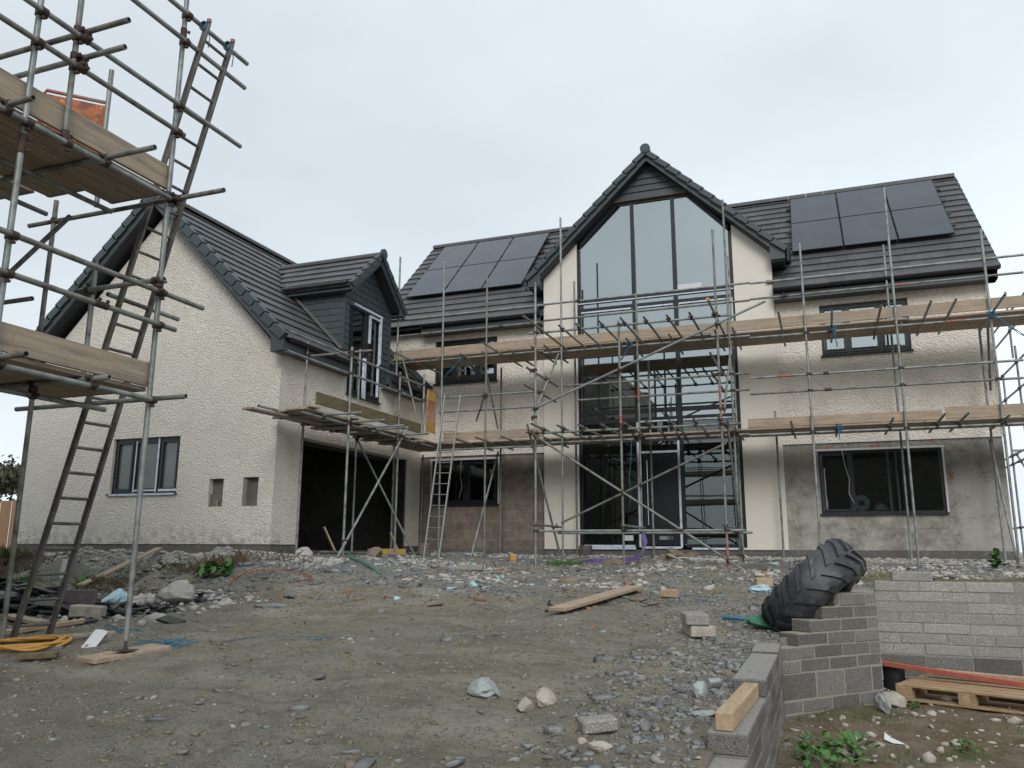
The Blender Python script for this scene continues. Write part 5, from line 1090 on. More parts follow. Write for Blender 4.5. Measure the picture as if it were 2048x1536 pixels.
# hoses
def hose(pts,r,mm,label,lift=None,seg=10):
    P=[Vector(p) for p in pts]; Q=[]
    for i in range(len(P)-1):
        p0=P[max(i-1,0)];p1=P[i];p2=P[i+1];p3=P[min(i+2,len(P)-1)]
        for k in range(seg):
            t_=k/seg; Q.append(.5*((2*p1)+(-p0+p2)*t_+(2*p0-5*p1+4*p2-p3)*t_*t_+(-p0+3*p1-3*p2+p3)*t_**3))
    Q.append(P[-1]); mb=MB(); mb.path(Q,r,7); return single(mb,'hose',M[mm],label,'hose')
G_=lambda x,y,l=.02:(x,y,gz(x,y)+l)
pts=[]
for k in range(26):
    a=k*.9; rr=.34+.07*math.sin(k*1.7); pts.append(G_(-6.55+rr*math.cos(a)*1.15,-13.3+rr*math.sin(a)*.75,.02+.012*(k%4)))
hose(pts,.014,'yellow','coiled yellow hose on the ground at the lower left',seg=5)
hose([G_(-7.8,-9.15),G_(-8.05,-8.55,.05),G_(-8.0,-8.1,.06),G_(-7.6,-7.85,.05),G_(-7.15,-8.0,.04),G_(-6.95,-8.25),G_(-7.1,-8.4)],.011,'orange','orange hose curving over the gravel before the garage corner')
hose([G_(-2.9,-9.0),G_(-2.85,-9.2,.03),G_(-2.7,-9.45,.03),G_(-2.72,-9.7)],.012,'black','short black cable left of the lying scaffold board')
pts=[]; rg=random.Random(5)
def tangle(cx,cy,n_,sx,sy,r,mm,label):
    mb=MB(); rg=random.Random(int(cx*50)+n_)
    for k in range(n_):
        a=rg.uniform(0,6.28); x,y=cx+sx*rg.uniform(-1,1),cy+sy*rg.uniform(-1,1); P=[]
        for q in range(6): P.append(G_(x,y,.01+.02*rg.random())); x+=.06*math.cos(a); y+=.06*math.sin(a); a+=rg.uniform(-1,1)
        mb.path(P,r,4)
    single(mb,'rope_tangle',M[mm],label,'rope')
tangle(-5.38,-12.75,16,.12,.10,.005,'blue','tangle of bright blue twine beside the sole board'); tangle(-6.6,-12.2,7,.1,.1,.005,'blue','loose blue twine behind the near standard foot'); tangle(-4.1,-12.15,2,.1,.05,.003,'blue','long strand of blue twine in the open dirt')
rope([G_(-5.0,-12.5),G_(-4.7,-12.3),G_(-4.4,-12.35),G_(-4.0,-12.2),G_(-3.75,-12.1)],.003,'blue','thin blue strand trailing across the dirt')
# purple strap
mb=MB(); P=[(-3.22,-1.78,.34),(-3.14,-1.8,.1),(-3.2,-1.86,-.1),(-3.42,-2.05,-.22),(-3.75,-2.3,-.235),(-4.1,-2.5,-.25),(-4.25,-2.75,-.28),(-4.3,-2.95,-.30)]
for p,q in zip(P[:-1],P[1:]):
    p,q=Vector(p),Vector(q); s_=Vector((.03,.0,.06)); mb.add([p-s_,p+s_,q+s_,q-s_],[(0,1,2,3)])
o=single(mb,'strap',M['purple'],'purple webbing strap trailing from the scaffold before the front door','strap'); sm=o.modifiers.new('s','SOLIDIFY'); sm.thickness=.006
mb=MB(); P=[G_(-7.85,-5.75,.12),G_(-7.7,-5.95,.05),G_(-7.35,-6.2,.06),G_(-7.0,-6.45,.04),G_(-6.6,-6.75,.02)]; mb.path(P,.022,6); single(mb,'ratchet_strap',M['green'],'green and black twisted strap on the gravel before the garage','strap')
# pallet and what lies round it
t=thing('pallet','wooden pallet standing on the soil below the pale rear wall','pallet',(1.4,-10.2,-1.35)); u=Vector((.925,-.38,0)).normalized(); v=Vector((.38,.925,0)).normalized(); o0=Vector((.90,-10.20,-1.375))
def pb(a0,a1,b0,b1,z0,z1,name):
    mb=MB(); c=o0+u*((a0+a1)/2)+v*((b0+b1)/2)+Vector((0,0,(z0+z1)/2)); mb.bev(c,u*(a1-a0)/2,v*(b1-b0)/2,(0,0,(z1-z0)/2),.003); mb.build(name,M['pallet'],t)
for b in (0,.35,.70):
    pb(0,1.2,b,b+.1,0,.02,'base_board'); 
    for a_ in (0,.53,1.06): pb(a_,a_+.14,b,b+.1,.02,.10,'pallet_block')
for a_ in (0,.53,1.06): pb(a_,a_+.14,0,.8,.10,.122,'stringer')
for b in (0,.165,.33,.5,.68): pb(0,1.2,b,b+.11,.122,.144,'deck_board')
mb=MB(); mb.bev((1.62,-10.02,-1.165),u*1.0+Vector((0,0,-.06)),v*.03,(0,0,.022),.003); single(mb,'red_bar',M['redbeam'],'long red painted bar lying across the pallet','bar')
mb=MB(); mb.bev((1.75,-9.82,-1.175),u*.55,v*.045,(0,0,.025),.003); single(mb,'timber_length',M['timber'],'light timber length laid on top of the pallet','timber')
t=thing('drum','small dark plastic drum between the stepped wall and the pallet','drum',(.93,-9.55,-1.36)); mb=MB(); mb.tube((.93,-9.6,-1.37),(.93,-9.6,-1.16),.105,20); mb.tube((.93,-9.6,-1.16),(.93,-9.6,-1.145),.112,20); mb.build('body',M['black'],t)
mb=MB(); mb.tube((.93,-9.6,-1.145),(.93,-9.6,-1.13),.09,20); mb.build('lid',M['black'],t)
# can, bag, netting
mb=MB(); mb.tube((-.40,-13.35,gz(-.4,-13.35)+.04),(-.34,-13.25,gz(-.34,-13.25)+.04),.033,14); t=single(mb,'drink_can',M['alu'],'crushed silver drink can by the low foreground wall','can')
mb=MB(); mb.rock((-8.35,-10.6,gz(-8.35,-10.6)+.09),.16,(1.1,1,.9),.5,2,5); single(mb,'plastic_bag',M['bluebag'],'pale blue plastic bag in the rubble right of the dark slab','bag')
mb=MB(); mb.rock((-.52,-6.9,gz(-.52,-6.9)+.05),.14,(1.5,1,.5),.5,2,6); single(mb,'plastic_bag',M['bluebag'],'crumpled turquoise plastic sheet close left of the tyre','bag')
mb=MB(); mb.rock((-.22,-10.35,gz(-.3,-10.35)+.05),.17,(1.5,.8,.5),.6,2,7); single(mb,'netting_bag',M['green'],'green netting bag on the dirt under the tyre','netting')
mb=MB(); mb.tube(G_(-.66,-10.1,.03),G_(-.3,-10.25,.05),.018,8); single(mb,'pipe',M['blue'],'pale blue pipe pointing out of the green netting','pipe')
for k,(x,y,lab) in enumerate(((-8.15,-2.1,'ribbed maroon drainage coil behind the light ladder foot'),(-4.75,-.75,'ribbed grey drainage coil at the base of the cream gable'))):
    mb=MB()
    for q in range(7): z=gz(x,y)+.02+.035*q; mb.path([(x+.14*math.cos(a),y+.14*math.sin(a),z) for a in [i*.42 for i in range(16)]],.018,6)
    single(mb,'drainage_coil',M['purple'] if k==9 else M['chipb'] if k==0 else M['plinth'],lab,'drainage pipe')
# things behind the right window
t=thing('cable_reel','white cable reel on the sill inside the wide right window','cable reel',(1.15,.3,.83)); mb=MB(); P=[]
for y in (.2,.23):
    mb.tube((1.14,y,1.0),(1.14,y+.012,1.0),.17,24)
mb.build('flange',M['white'],t); mb=MB(); mb.tube((1.14,.18,1.0),(1.14,.26,1.0),.06,16); mb.build('hub',M['black'],t)
mb=MB(); mb.rock((1.52,.25,.91),.13,(1.3,.8,.9),.6,2,9); single(mb,'plastic_bag',M['white'],'crumpled white bag on the sill inside the wide right window','bag')
# tubes and clutter in the garage mouth
mb=MB(); mb.tube((-9.0,-5.0,-.08),(-8.3,-1.6,-.13),.024,10,hollow=True); single(mb,'loose_tube',M['steel2'],'loose scaffold tube lying across the garage threshold','tube')
mb=MB(); mb.beam((-9.1,-4.3,-.05),(-9.25,-4.5,.42),.08,.03); single(mb,'timber_offcut',M['timber'],'short board leaning inside the garage opening on the left','timber'); mb=MB(); mb.beam((-8.75,-2.2,-.1),(-8.9,-2.35,.35),.06,.04); single(mb,'timber_offcut',M['timber'],'short post leaning in the garage opening on the right','timber')
# dirt mound and door rubbish
mb=MB(); mb.rock((-2.62,-1.25,-.17),.34,(1.15,.8,.62),.5,2,3); mb.rock((-2.3,-1.2,-.18),.22,(1,.8,.6),.5,2,4); mb.rock((-2.85,-1.3,-.2),.2,(1,.8,.6),.5,2,8); single(mb,'earth_mound',M['chipb'],'mound of brown earth in front of the door','earth mound')
mb=MB(); mb.rock((-3.75,-2.3,-.27),.26,(1.3,.8,.4),.5,2,13); single(mb,'earth_mound',M['chipb'],'smaller dirt heap under the purple strap','earth mound')
plank((-2.35,-2.6,-.18),(-1.2,-2.75,-.24),.03,.02,'white','long white trim strip across the rubbish by the door','trim_strip',lift=.02,cat='trim')
plank((-2.6,-2.3,-.12),(-2.25,-2.75,-.25),.03,.02,'white','short white trim strip crossing the long one by the door','trim_strip',lift=.02,cat='trim')
# ------------------------------------------------------------------ stones that can be told apart
for x,y,r,sq,mm,lab in ((-1.80,-13.75,.125,(1.5,1.,.55),'rock','large grey green rock in the middle foreground'),(-1.45,-13.88,.085,(1.1,.7,.7),'rockp','grey flat rock left of the twin stones'),(-1.35,-13.78,.08,(1,.8,.9),'rockp','brown angular rock leaning on its flat neighbour'),
  (-7.75,-10.15,.27,(.9,.8,.8),'chipw','white coated boulder at the foot of the bank'),(-.77,-14.6,.05,(1.6,.8,.5),'rockp','pinkish stone sliver below the broken block'),(-.9,-14.52,.03,(1,1,.8),'rockp','small round stone below the broken block'),
  (-3.25,-13.5,.05,(1.4,.9,.5),'slate','dark slate piece in the open foreground dirt'),(-.42,-13.5,.07,(1,.7,.9),'rock','grey stone standing beside the crushed can'),(-.33,-13.95,.06,(1.5,1,.35),'rock','thin green slab beside the timber beam'),(-6.3,-10.1,.13,(1.8,.8,.25),'slate','dark flat slate left of centre on the dirt'),
  (-6.55,-9.3,.10,(1.8,.9,.3),'slate','broken slate pieces above the dark flat slate'),(-8.35,-6.35,.2,(1,1,.75),'chipw','pale mortar lump at the corner of the garage'),(-7.95,-4.7,.2,(1.2,.9,.7),'chipb','brown rubble lump at the garage threshold'),
  (.42,-12.25,.07,(1.2,.9,.7),'rockp','buff stone in the soil beside the weeds'),(.86,-10.42,.13,(1.2,.9,.7),'rockp','broken concrete lump at the pallet corner'),(.75,-10.75,.11,(1,.4,1),'rock','pale triangular slab propped against the stepped wall')):
    mb=MB(); mb.rock((x,y,gz(x,y)+r*sq[2]*.45),r,sq,.3,2,int(abs(x*31+y*17)*10)); single(mb,'rock',M[mm],lab,'rock')
mb=MB(); mb.add([(.70,-11.75,gz(.7,-11.7)+.02),(.75,-11.72,gz(.8,-11.7)+.04),(.85,-11.78,gz(.95,-11.85)+.01),(.76,-11.78,gz(.8,-11.8)+.01),(.71,-11.68,gz(.72,-11.6)+.05)],[(0,3,1),(1,3,2),(0,1,4)]); o=single(mb,'paper_scrap',M['white'],'torn white scrap on the brown soil','litter')
# heap of broken tiles
mb=MB(); rg=random.Random(12)
for k in range(110):
    x=-9.3+rg.gauss(0,1)*.85; y=-11.15+rg.gauss(0,1)*.33+(x+9.3)*.15; h=.34*math.exp(-((x+9.9)/1.0)**2-((y+11.1)/.5)**2); z=gz(x,y)+.03+h*rg.uniform(.3,1.1); an=rg.uniform(0,6.28); ti=rg.uniform(-.4,.4)
    a=Vector((math.cos(an)*math.cos(ti),math.sin(an)*math.cos(ti),math.sin(ti))); b=Vector((-math.sin(an),math.cos(an),rg.uniform(-.3,.3))).normalized(); nn=a.cross(b).normalized(); b=nn.cross(a)
    mb.obox((x,y,z),a*rg.uniform(.06,.2),b*rg.uniform(.05,.15),nn*.012)
single(mb,'tile_heap',M['black'],'heap of broken dark roof tiles and black plastic at the left edge','tile heap')
# ------------------------------------------------------------------ scattered stone and rubbish (nobody could count it)
ICO=np.array([(-.525,.85,0),(.525,.85,0),(-.525,-.85,0),(.525,-.85,0),(0,-.525,.85),(0,.525,.85),(0,-.525,-.85),(0,.525,-.85),(.85,0,-.525),(.85,0,.525),(-.85,0,-.525),(-.85,0,.525)])
ICF=np.array([(0,11,5),(0,5,1),(0,1,7),(0,7,10),(0,10,11),(1,5,9),(5,11,4),(11,10,2),(10,7,6),(7,1,8),(3,9,4),(3,4,2),(3,2,6),(3,6,8),(3,8,9),(4,9,5),(2,4,11),(6,2,10),(8,6,7),(9,8,1)])
CUB=np.array([(-1,-1,-1),(1,-1,-1),(1,1,-1),(-1,1,-1),(-1,-1,1),(1,-1,1),(1,1,1),(-1,1,1)],float); CUF=np.array([(0,3,2),(0,2,1),(4,5,6),(4,6,7),(0,1,5),(0,5,4),(1,2,6),(1,6,5),(2,3,7),(2,7,6),(3,0,4),(3,4,7)])
def scatter(name,label,cat,x,y,size,flat,mm,base='ico',sink=.3,tilt=.35,lift=None):
    n_=len(x); B,Fc=(ICO,ICF) if base=='ico' else (CUB,CUF); k=len(B)
    Vv=np.repeat(B[None],n_,0)*(1+RNG.uniform(-.38,.38,(n_,k,3))*(1 if base=='ico' else 1.25))
    s=np.stack([size*RNG.uniform(.7,1.4,n_),size*RNG.uniform(.5,1.,n_),size*flat*RNG.uniform(.6,1.3,n_)],1); Vv*=s[:,None,:]
    tx=RNG.normal(0,tilt,n_); c,s_=np.cos(tx)[:,None],np.sin(tx)[:,None]; yy=Vv[:,:,1]*c-Vv[:,:,2]*s_; zz=Vv[:,:,1]*s_+Vv[:,:,2]*c; Vv[:,:,1],Vv[:,:,2]=yy,zz
    a=RNG.uniform(0,6.283,n_); c,s_=np.cos(a)[:,None],np.sin(a)[:,None]; xx=Vv[:,:,0]*c-Vv[:,:,1]*s_; yy=Vv[:,:,0]*s_+Vv[:,:,1]*c
    z0=ground(x,y)+size*flat*(.5-sink)*1.2+(0 if lift is None else lift)
    Vv=np.stack([xx+x[:,None],yy+y[:,None],Vv[:,:,2]+z0[:,None]],2).reshape(-1,3); Ff=(Fc[None]+(np.arange(n_)*k)[:,None,None]).reshape(-1,3)
    me=bpy.data.meshes.new(name); me.vertices.add(len(Vv)); me.vertices.foreach_set('co',Vv.ravel()); me.loops.add(Ff.size); me.loops.foreach_set('vertex_index',Ff.ravel().astype(np.int32)); me.polygons.add(len(Ff)); me.polygons.foreach_set('loop_start',np.arange(0,Ff.size,3,dtype=np.int32)); me.polygons.foreach_set('loop_total',np.full(len(Ff),3,np.int32)); me.update(calc_edges=True)
    me.materials.append(M[mm]); o=bpy.data.objects.new(name,me); COL.objects.link(o); o['label']=label; o['category']=cat; o['kind']='stuff'; return o
WALLS=[((-.3,-17),(.02,-11.2),.2),((-.05,-11.27),(.80,-10.2),.28),((.6,-8.8),(6,-8.75),.15)]
def clear(x,y):
    k=~((x>-16.2)&(x<-9.35)&(y>-6.1))&(y<-.15)&~inpoly(x,y,[(-.27,-17),(-.02,-17),(.0,-11.2),(.84,-10.2),(.68,-10.05),(-.2,-11.2)])
    return k
def samp(n_,x0,x1,y0,y1,w):
    ox,oy=[],[]; tot=0
    while tot<n_:
        x=RNG.uniform(x0,x1,n_*3); y=RNG.uniform(y0,y1,n_*3); k=(RNG.random(n_*3)<w(x,y))&clear(x,y); ox.append(x[k]); oy.append(y[k]); tot+=k.sum()
    return np.concatenate(ox)[:n_],np.concatenate(oy)[:n_]
near=lambda x,y:np.clip((2.6/np.hypot(x-.39,y+19))**1.3*1.8,0,1)
clump=lambda x,y,s,sd,lo:np.clip((vnoise(x,y,s,sd)-lo)*6,0,1)
edge=lambda x,y:.16+.84*np.clip((x+1.6)/1.2,0,1)+.5*np.clip((y+10.5)/2,0,1)+.35*np.clip((-x-5)/1.5,0,1)
x,y=samp(9000,-9,.2,-17.5,-5,lambda x,y:near(x,y)*np.clip(edge(x,y),0,1)*(.15+.85*clump(x,y,1.3,41,.02))); scatter('gravel','small grey stones scattered over the foreground dirt','gravel',x,y,RNG.gamma(1.8,.0038,9000)+.003,.4,'gravel',base='cube',sink=.45)
x,y=samp(11000,-9,.0,-17.5,-7,lambda x,y:near(x,y)*(.35+.65*clump(x,y,1.7,52,-.1))); scatter('soil_clods','small clods of earth all over the yard','earth clods',x,y,RNG.gamma(1.5,.0036,11000)+.003,.45,'clod',base='cube',sink=.45)
x,y=samp(1000,-9,-.2,-17.5,-4,lambda x,y:near(x,y)*np.clip(edge(x,y),0,1)*(.1+.9*clump(x,y,.9,42,.05))); scatter('slate_shards','flat grey green slate shards strewn in the yard','slate shards',x,y,RNG.gamma(1.9,.008,1000)+.006,.25,'slate',base='cube',sink=.4,tilt=.2)
x,y=samp(900,-9,-.2,-17.5,-4,lambda x,y:near(x,y)*np.clip(edge(x,y),0,1)*(.1+.9*clump(x,y,1.1,43,.05))); scatter('pale_stones','pale and lime coated stone chips in the yard','stone chips',x,y,RNG.gamma(1.7,.0055,900)+.004,.4,'rockp')
# gravel heaps by the right of the low wall side, denser rubble
x,y=samp(1700,-1.4,.0,-15.5,-8.6,lambda x,y:np.clip(.25+1.1*(x+1.2),0,1)*(.3+.7*clump(x,y,2,44,-.05))); scatter('rubble','stone rubble heaped against the low foreground wall','rubble',x,y,RNG.gamma(1.6,.0055,1700)+.004,.45,'gravel',base='cube')
x,y=samp(6500,-8.2,3.6,-8.6,-.4,lambda x,y:(.25+.75*clump(x,y,1.2,45,0))*(1-.5*np.clip((x-0),0,1))); scatter('building_rubble','grey slate and block rubble spread in front of the scaffold','rubble',x,y,RNG.gamma(1.7,.010,6500)+.005,.25,'slate',base='cube',tilt=.3)
x,y=samp(3000,-8.2,3.6,-7.2,-.3,lambda x,y:(.12+.88*clump(x,y,1.0,46,.05))); scatter('plaster_rubble','whitish render and plaster lumps in front of the scaffold','rubble',x,y,RNG.gamma(1.5,.010,3000)+.005,.35,'chipw',base='cube')
x,y=samp(300,-7.5,.4,-9.8,-2,lambda x,y:(.1+.9*clump(x,y,.8,47,.08))); scatter('wood_scraps','brown timber and orange brick scraps among the rubble','scraps',x,y,RNG.gamma(1.7,.013,300)+.01,.3,'chipb',base='cube')
x,y=samp(60,-7.5,.4,-10,-2,lambda x,y:(.1+.9*clump(x,y,.8,48,.08))); scatter('plastic_scraps','pale blue and white plastic scraps among the rubble','litter',x,y,RNG.gamma(1.7,.014,60)+.01,.18,'bluebag',base='cube',tilt=.5)
x,y=samp(30,-7.5,.4,-11,-2,lambda x,y:y<0); scatter('brick_scraps','small bits of orange brick in the yard','brick bits',x,y,RNG.gamma(2,.006,30)+.008,.6,'brick',base='cube')
# bank by the garage gable
x,y=samp(3600,-16.5,-7.2,-9.8,-6.15,lambda x,y:.3+.7*clump(x,y,1.4,49,-.1)); scatter('bank_stones','grey slate stones on the bank below the garage gable','stones',x,y,RNG.gamma(1.7,.012,3600)+.006,.4,'slate')
x,y=samp(5200,-16.5,-7.6,-7.6,-6.1,lambda x,y:np.clip((y+7.5)/1.0,0,1)); scatter('render_droppings','white render droppings along the foot of the garage gable','render droppings',x,y,RNG.gamma(1.5,.012,5200)+.006,.4,'chipw')
x,y=samp(900,-12.5,-6.8,-12,-9.2,lambda x,y:.2+.8*clump(x,y,1.4,50,0)); scatter('pale_rubble','pale rubble at the foot of the bank','rubble',x,y,RNG.gamma(1.6,.017,900)+.01,.5,'chipw')
x,y=samp(420,-12.5,-7.2,-12,-9.5,lambda x,y:.2+.8*clump(x,y,1.4,51,0)); scatter('dark_scraps','dark plastic and slate scraps at the foot of the bank','scraps',x,y,RNG.gamma(1.8,.02,420)+.01,.15,'black',base='cube')
x,y=samp(4200,-9.3,4,-1.9,-.12,lambda x,y:np.clip((y+1.7)/1.,0,1)); scatter('mortar_droppings','pale mortar droppings along the foot of the main wall','mortar droppings',x,y,RNG.gamma(1.5,.012,4200)+.006,.35,'chipw')
# pit stones
def inpit(x,y): return inpoly(x,y,PIT)&(x<3.2)
n_=700; x=RNG.uniform(0,3.2,9000); y=RNG.uniform(-16,-8.7,9000); k=inpit(x,y)&clear(x,y); x,y=x[k][:n_],y[k][:n_]; scatter('soil_stones','stones lying on the brown soil below the walls','stones',x,y,RNG.gamma(2,.009,len(x))+.004,.5,'rockp')
# ------------------------------------------------------------------ grass, weeds, dead stems
def blades(name,label,cat,x,y,h,w_,mm,lean=.5):
    n_=len(x); z=ground(x,y); a=RNG.uniform(0,6.283,n_); dx,dy=np.cos(a),np.sin(a); l=RNG.uniform(0,lean,n_)*h
    P=np.stack([np.stack([x-dy*w_,y+dx*w_,z-.005],1),np.stack([x+dy*w_,y-dx*w_,z-.005],1),np.stack([x+dy*w_*.6+dx*l*.4,y-dx*w_*.6+dy*l*.4,z+h*.6],1),np.stack([x+dx*l,y+dy*l,z+h],1),np.stack([x-dy*w_*.6+dx*l*.4,y+dx*w_*.6+dy*l*.4,z+h*.6],1)],1).reshape(-1,3)
    me=bpy.data.meshes.new(name); me.from_pydata(P.tolist(),[],[(i*5,i*5+1,i*5+2,i*5+3,i*5+4) for i in range(n_)]); me.materials.append(M[mm]); o=bpy.data.objects.new(name,me); COL.objects.link(o); o['label']=label; o['category']=cat; o['kind']='stuff'
x,y=samp(2600,-16,-8.3,-9.3,-6.8,lambda x,y:clump(x,y,.9,61,.05)); blades('dead_grass','dead brown stems on the bank below the garage gable','dead grass',x,y,RNG.uniform(.04,.2,2600),.004,'dry',1.2)
x,y=samp(2600,-16,-8.5,-9.3,-6.9,lambda x,y:clump(x,y,.8,62,.12)); blades('grass','green grass patches on the bank','grass',x,y,RNG.uniform(.04,.14,2600),.005,'leaf',.9)
x,y=samp(1400,-4.9,-4.15,-3.4,-2.9,lambda x,y:np.exp(-((x+4.5)/.3)**2-((y+3.15)/.15)**2)); blades('grass_tuft','small green grass tuft on the rubble left of the purple strap','grass',x,y,RNG.uniform(.03,.09,1400),.004,'leaf')
x,y=samp(2600,.4,4,-6,-3.6,lambda x,y:clump(x,y,1.6,63,.0)); blades('moss_strip','short yellowish moss and grass above the rear wall','grass',x,y,RNG.uniform(.01,.05,2600),.006,'moss')
n_=1500; x=RNG.uniform(.02,2.6,40000); y=RNG.uniform(-14.6,-9.5,40000); k=inpit(x,y)&clear(x,y)&(RNG.random(40000)<clump(x,y,2.2,64,.16)); x,y=x[k][:n_],y[k][:n_]; blades('pit_grass','sparse grass tufts on the brown soil','grass',x,y,RNG.uniform(.01,.05,len(x)),.003,'leaf')
def leafy(name,label,c,n_,Ls,Ws,mm='leaf',stem=.0,spread=0):
    t=thing(name,label,'plant',c); rg=random.Random(int(c[0]*97+c[1]*31)); mb=MB()
    for k in range(n_):
        a=rg.uniform(0,6.28); el=rg.uniform(.15,1.2); L_=Ls*rg.uniform(.5,1); w_=Ws*rg.uniform(.7,1.1); d_=Vector((math.cos(a)*math.cos(el),math.sin(a)*math.cos(el),math.sin(el))); sd=Vector((-math.sin(a),math.cos(a),rg.uniform(-.3,.3))); ox,oy=spread*rg.gauss(0,1),spread*rg.gauss(0,1); p=Vector((c[0]+ox,c[1]+oy,gz(c[0]+ox,c[1]+oy)+stem*rg.random())); up=Vector((0,0,1))
        q=[p,p+d_*L_*.35+sd*w_*.5,p+d_*L_*.7+sd*w_*.45-up*L_*.05,p+d_*L_-up*L_*.22,p+d_*L_*.7-sd*w_*.45-up*L_*.05,p+d_*L_*.35-sd*w_*.5,p+d_*L_*.5-up*L_*.02+up*.01]
        mb.add(q,[(0,1,6),(1,2,6),(2,3,6),(3,4,6),(4,5,6),(5,0,6)])
    mb.build('leaves',M[mm],t); s_=MB()
    for k in range(4): s_.tube(Vector(c)-Vector((0,0,.03)),Vector(c)+Vector((rg.uniform(-.04,.04),rg.uniform(-.04,.04),.05+stem*.6)),.003,5)
    s_.build('stem',M['dry'],t)
leafy('dock_plant','broad leaved dock plant on the bank below the right wall niche',(-8.75,-8.3,gz(-8.75,-8.3)),46,.30,.10,spread=.16,stem=.1)
leafy('dock_plant','leafy green weed on the bank behind the near standard',(-10.3,-7.75,gz(-10.3,-7.75)),60,.22,.09,spread=.16,stem=.1)
leafy('dock_plant','low green weed under the leaning plank on the bank',(-10.6,-8.7,gz(-10.6,-8.7)),40,.2,.08,spread=.16,stem=.1)
leafy('dock_plant','green weed at the left end of the bank near the timber fence',(-14.6,-7.2,gz(-14.6,-7.2)),46,.26,.10,spread=.16,stem=.1)
for k,(x,y,lab) in enumerate(((.20,-12.55,'leafy weed at the foot of the low foreground wall'),(.36,-12.95,'bushy weed with small leaves in the near soil'),(.45,-12.3,'low leafy weed beside the buff stone'),(1.02,-10.6,'small weed in front of the pallet'),(1.25,-11.8,'weed at the right of the near soil'))):
    leafy('weed',lab,(x,y,gz(x,y)),55 if k<3 else 20,.10 if k<3 else .07,.045 if k<3 else .03,stem=.13 if k<3 else .05,spread=.085 if k<3 else .03)
leafy('shrub_seedling','small green plant on the gravel near the right end of the house',(3.05,-2.9,gz(3.05,-2.9)),30,.22,.10,stem=.3)
# ------------------------------------------------------------------ trees and fences
def tree(name,label,c,h,rad,mm,nl=2600,leaf=.10,seed=1,bare=True):
    rg=random.Random(seed); t=thing(name,label,'tree',c); tr=MB(); base=Vector(c); tips=[]
    def br(p,d_,L_,r,dep_):
        e=p+d_*L_; tr.tube(p,e,r,7,r2=r*.6,caps=False)
        if dep_==0: tips.append((p+d_*L_*.5,e)); return
        for k in range(3 if dep_>1 else 4):
            a=rg.uniform(0,6.28); nd=(d_+Vector((math.cos(a),math.sin(a),rg.uniform(-.1,.6)))*rg.uniform(.5,.9)).normalized(); br(p+d_*L_*rg.uniform(.5,1),nd,L_*rg.uniform(.6,.8),r*.55,dep_-1)
        if dep_>=1: tips.append((p,e))
    br(base,Vector((rg.uniform(-.1,.1),0,1)).normalized(),h*.32,h*.022,4); tr.build('trunk',M['dry'],t)
    cr_=MB(); 
    for k in range(nl):
        p,e=rg.choice(tips); q=p.lerp(e,rg.random())+Vector((rg.gauss(0,1),rg.gauss(0,1),rg.gauss(0,1)))*rad*.13
        a=Vector((rg.gauss(0,1),rg.gauss(0,1),rg.gauss(0,1))).normalized(); b=a.orthogonal().normalized(); s_=leaf*rg.uniform(.5,1.3); cr_.add([q-a*s_,q+b*s_*.5,q+a*s_,q-b*s_*.5],[(0,1,2,3)])
    cr_.build('crown',M[mm],t); return t
tree('evergreen_tree','dull evergreen tree beyond the left end of the garage wing',(-26.0,0.2,-.2),4.6,1.6,'leafd',5200,.09,3)
tree('evergreen_tree','second bushy tree at the far left edge behind the fence',(-28.8,1.4,-.2),4.4,1.7,'leafd',4200,.09,5)
t=thing('timber_fence','low brown timber fence at the left of the garage wing','fence',(-19.5,-3.2,-.1))
for k in range(14):
    mb=MB(); x=-22.5+.36*k; mb.bev((x,-3.2+.12*(x+19),.5),(.165,.02,0),(0,.012,0),(0,0,.68+.02*(k%3)),.004); mb.build('fence_board',M['fence'],t)
t=thing('timber_fence','brown timber fence beyond the right end of the house','fence',(8.5,4.4,-.2))
for k in range(16):
    mb=MB(); x=6.2+.36*k; mb.bev((x,4.4,.5),(.17,0,0),(0,.012,0),(0,0,.75),.004); mb.build('fence_board',M['fence'],t)
# ------------------------------------------------------------------ neighbouring shell behind the photographer (seen mirrored in the glazing)
t=thing('neighbour_house','unfinished block building carrying the near scaffold and mirrored in the glazed gable','house',(-11.8,-18,-1.6))
mb=MB(); wallgrid(mb,0,-7.75,-24,-13.9,-1.7,7.7,[(-17,-15.5,0,1.6),(-21.5,-20,0,1.6),(-17,-15.7,3.2,4.6)],.3,1); wallgrid(mb,1,-13.9,-16,-8.051,-1.7,7.7,[(-13,-11,0,1.6)],.3,1); mb.box((-16,-24,-1.7),(-8.06,-23.7,8.3)); mb.build('wall',M['neigh'],t)
mb=MB(); mb.box((-16,-23.69,-1.6),(-15.7,-14.21,8.3)); mb.box((-15.69,-23.69,2.5),(-8.06,-14.21,2.7)); mb.build('floor_slab',M['inner'],t)
t=thing('neighbour_house','dark block house opposite mirrored in the wide ground floor window','house',(5,-40,-1.6))
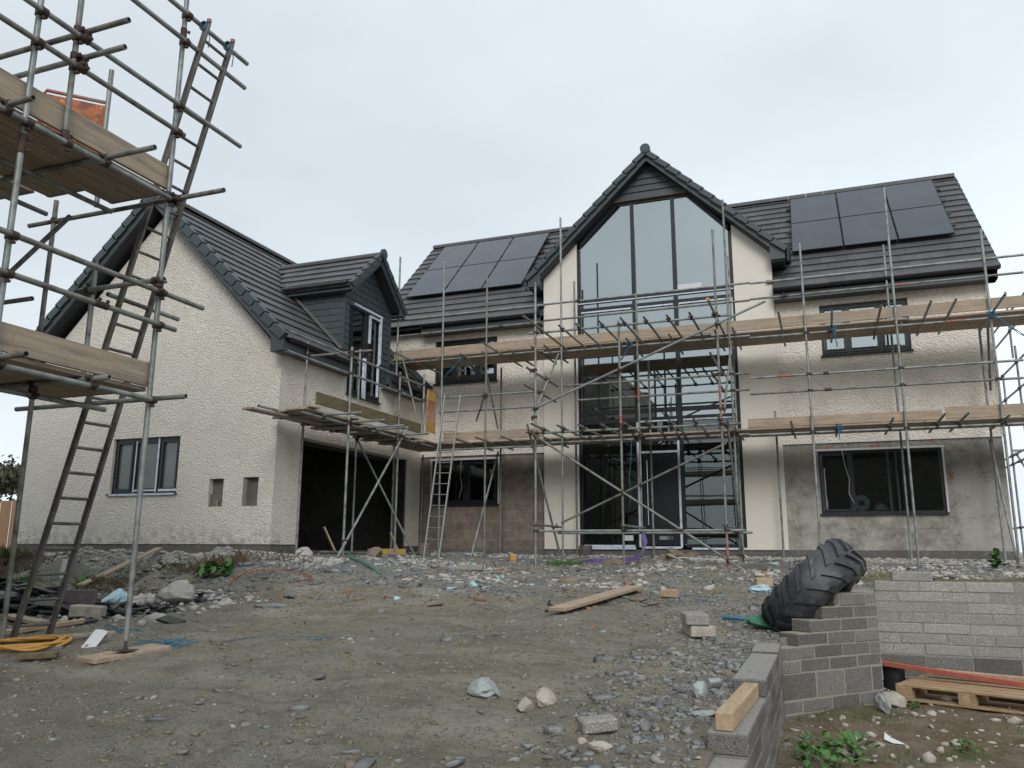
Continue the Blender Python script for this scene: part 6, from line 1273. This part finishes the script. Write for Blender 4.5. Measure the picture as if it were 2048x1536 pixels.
mb=MB(); wallgrid(mb,1,-38,.6,10,-1.7,6.3,[(3,5,0,1.2)],.3,1); mb.box((.6,-46,-1.7),(.9,-38.31,6.3)); mb.build('wall',M['neigh'],t)
mb=MB(); mb.prism([(-37.5,6.2),(-42,10.2),(-46.5,6.2),(-46.3,6.0),(-42,9.9),(-37.7,6.0)],0,.3,10.3); mb.build('roof',M['tile'],t)
t=thing('tube_scaffold','distant scaffold opposite the house mirrored in the right of the glazing','scaffold',(-6,-37,-1.6))
for k in range(6):
    for y in (-37,-38.2):
        mb=MB(); mb.tube((-11.5+2.1*k,y,-1.6),(-11.5+2.1*k,y,7+.6*(k%3)),.03,6); mb.build('standard',M['steel2'],t)
for z in (.8,1.4,3,3.6,5,5.5):
    for y in (-37,-38.2):
        mb=MB(); mb.tube((-12,y,z),(0,y,z),.03,6); mb.build('ledger',M['steel2'],t)
for z in (1.0,3.1,5.1): mb=MB(); mb.box((-12,-38.1,z-.1),(0,-37.05,z-.05)); mb.box((-12,-37.04,z-.05),(0,-37.0,z+.2)); mb.build('deck',M['board'],t)
GRP={'tube_scaffold':'tube and fitting scaffolds on the site','ladder':'ladders leaning on the scaffolds','retaining_wall':'unfinished block retaining walls','rope_tie':'rope knots tied on the scaffold','rope':'cords and twine','rope_tangle':'loose twine on the ground','hose':'hoses on the ground','rock':'larger stones lying in the yard','concrete_block':'loose concrete blocks','timber_offcut':'timber offcuts','plank':'boards lying about','dock_plant':'weeds on the bank','weed':'weeds in the near soil','drainage_coil':'ribbed drainage coils','earth_mound':'heaps of earth before the door','plastic_bag':'plastic bags','plastic_strip':'white plastic strips','evergreen_tree':'evergreen trees at the left edge','timber_fence':'brown timber fences','neighbour_house':'unfinished neighbouring buildings','trim_strip':'white trim strips by the door','timber_length':'loose timber lengths'}
for o in bpy.data.objects:
    if o.parent is None and 'label' in o:
        k=o.name.split('.')[0]
        if k in GRP and 'kind' not in o: o['group']=GRP[k]
for o in bpy.data.objects:
    if '_b' in o: del o['_b']
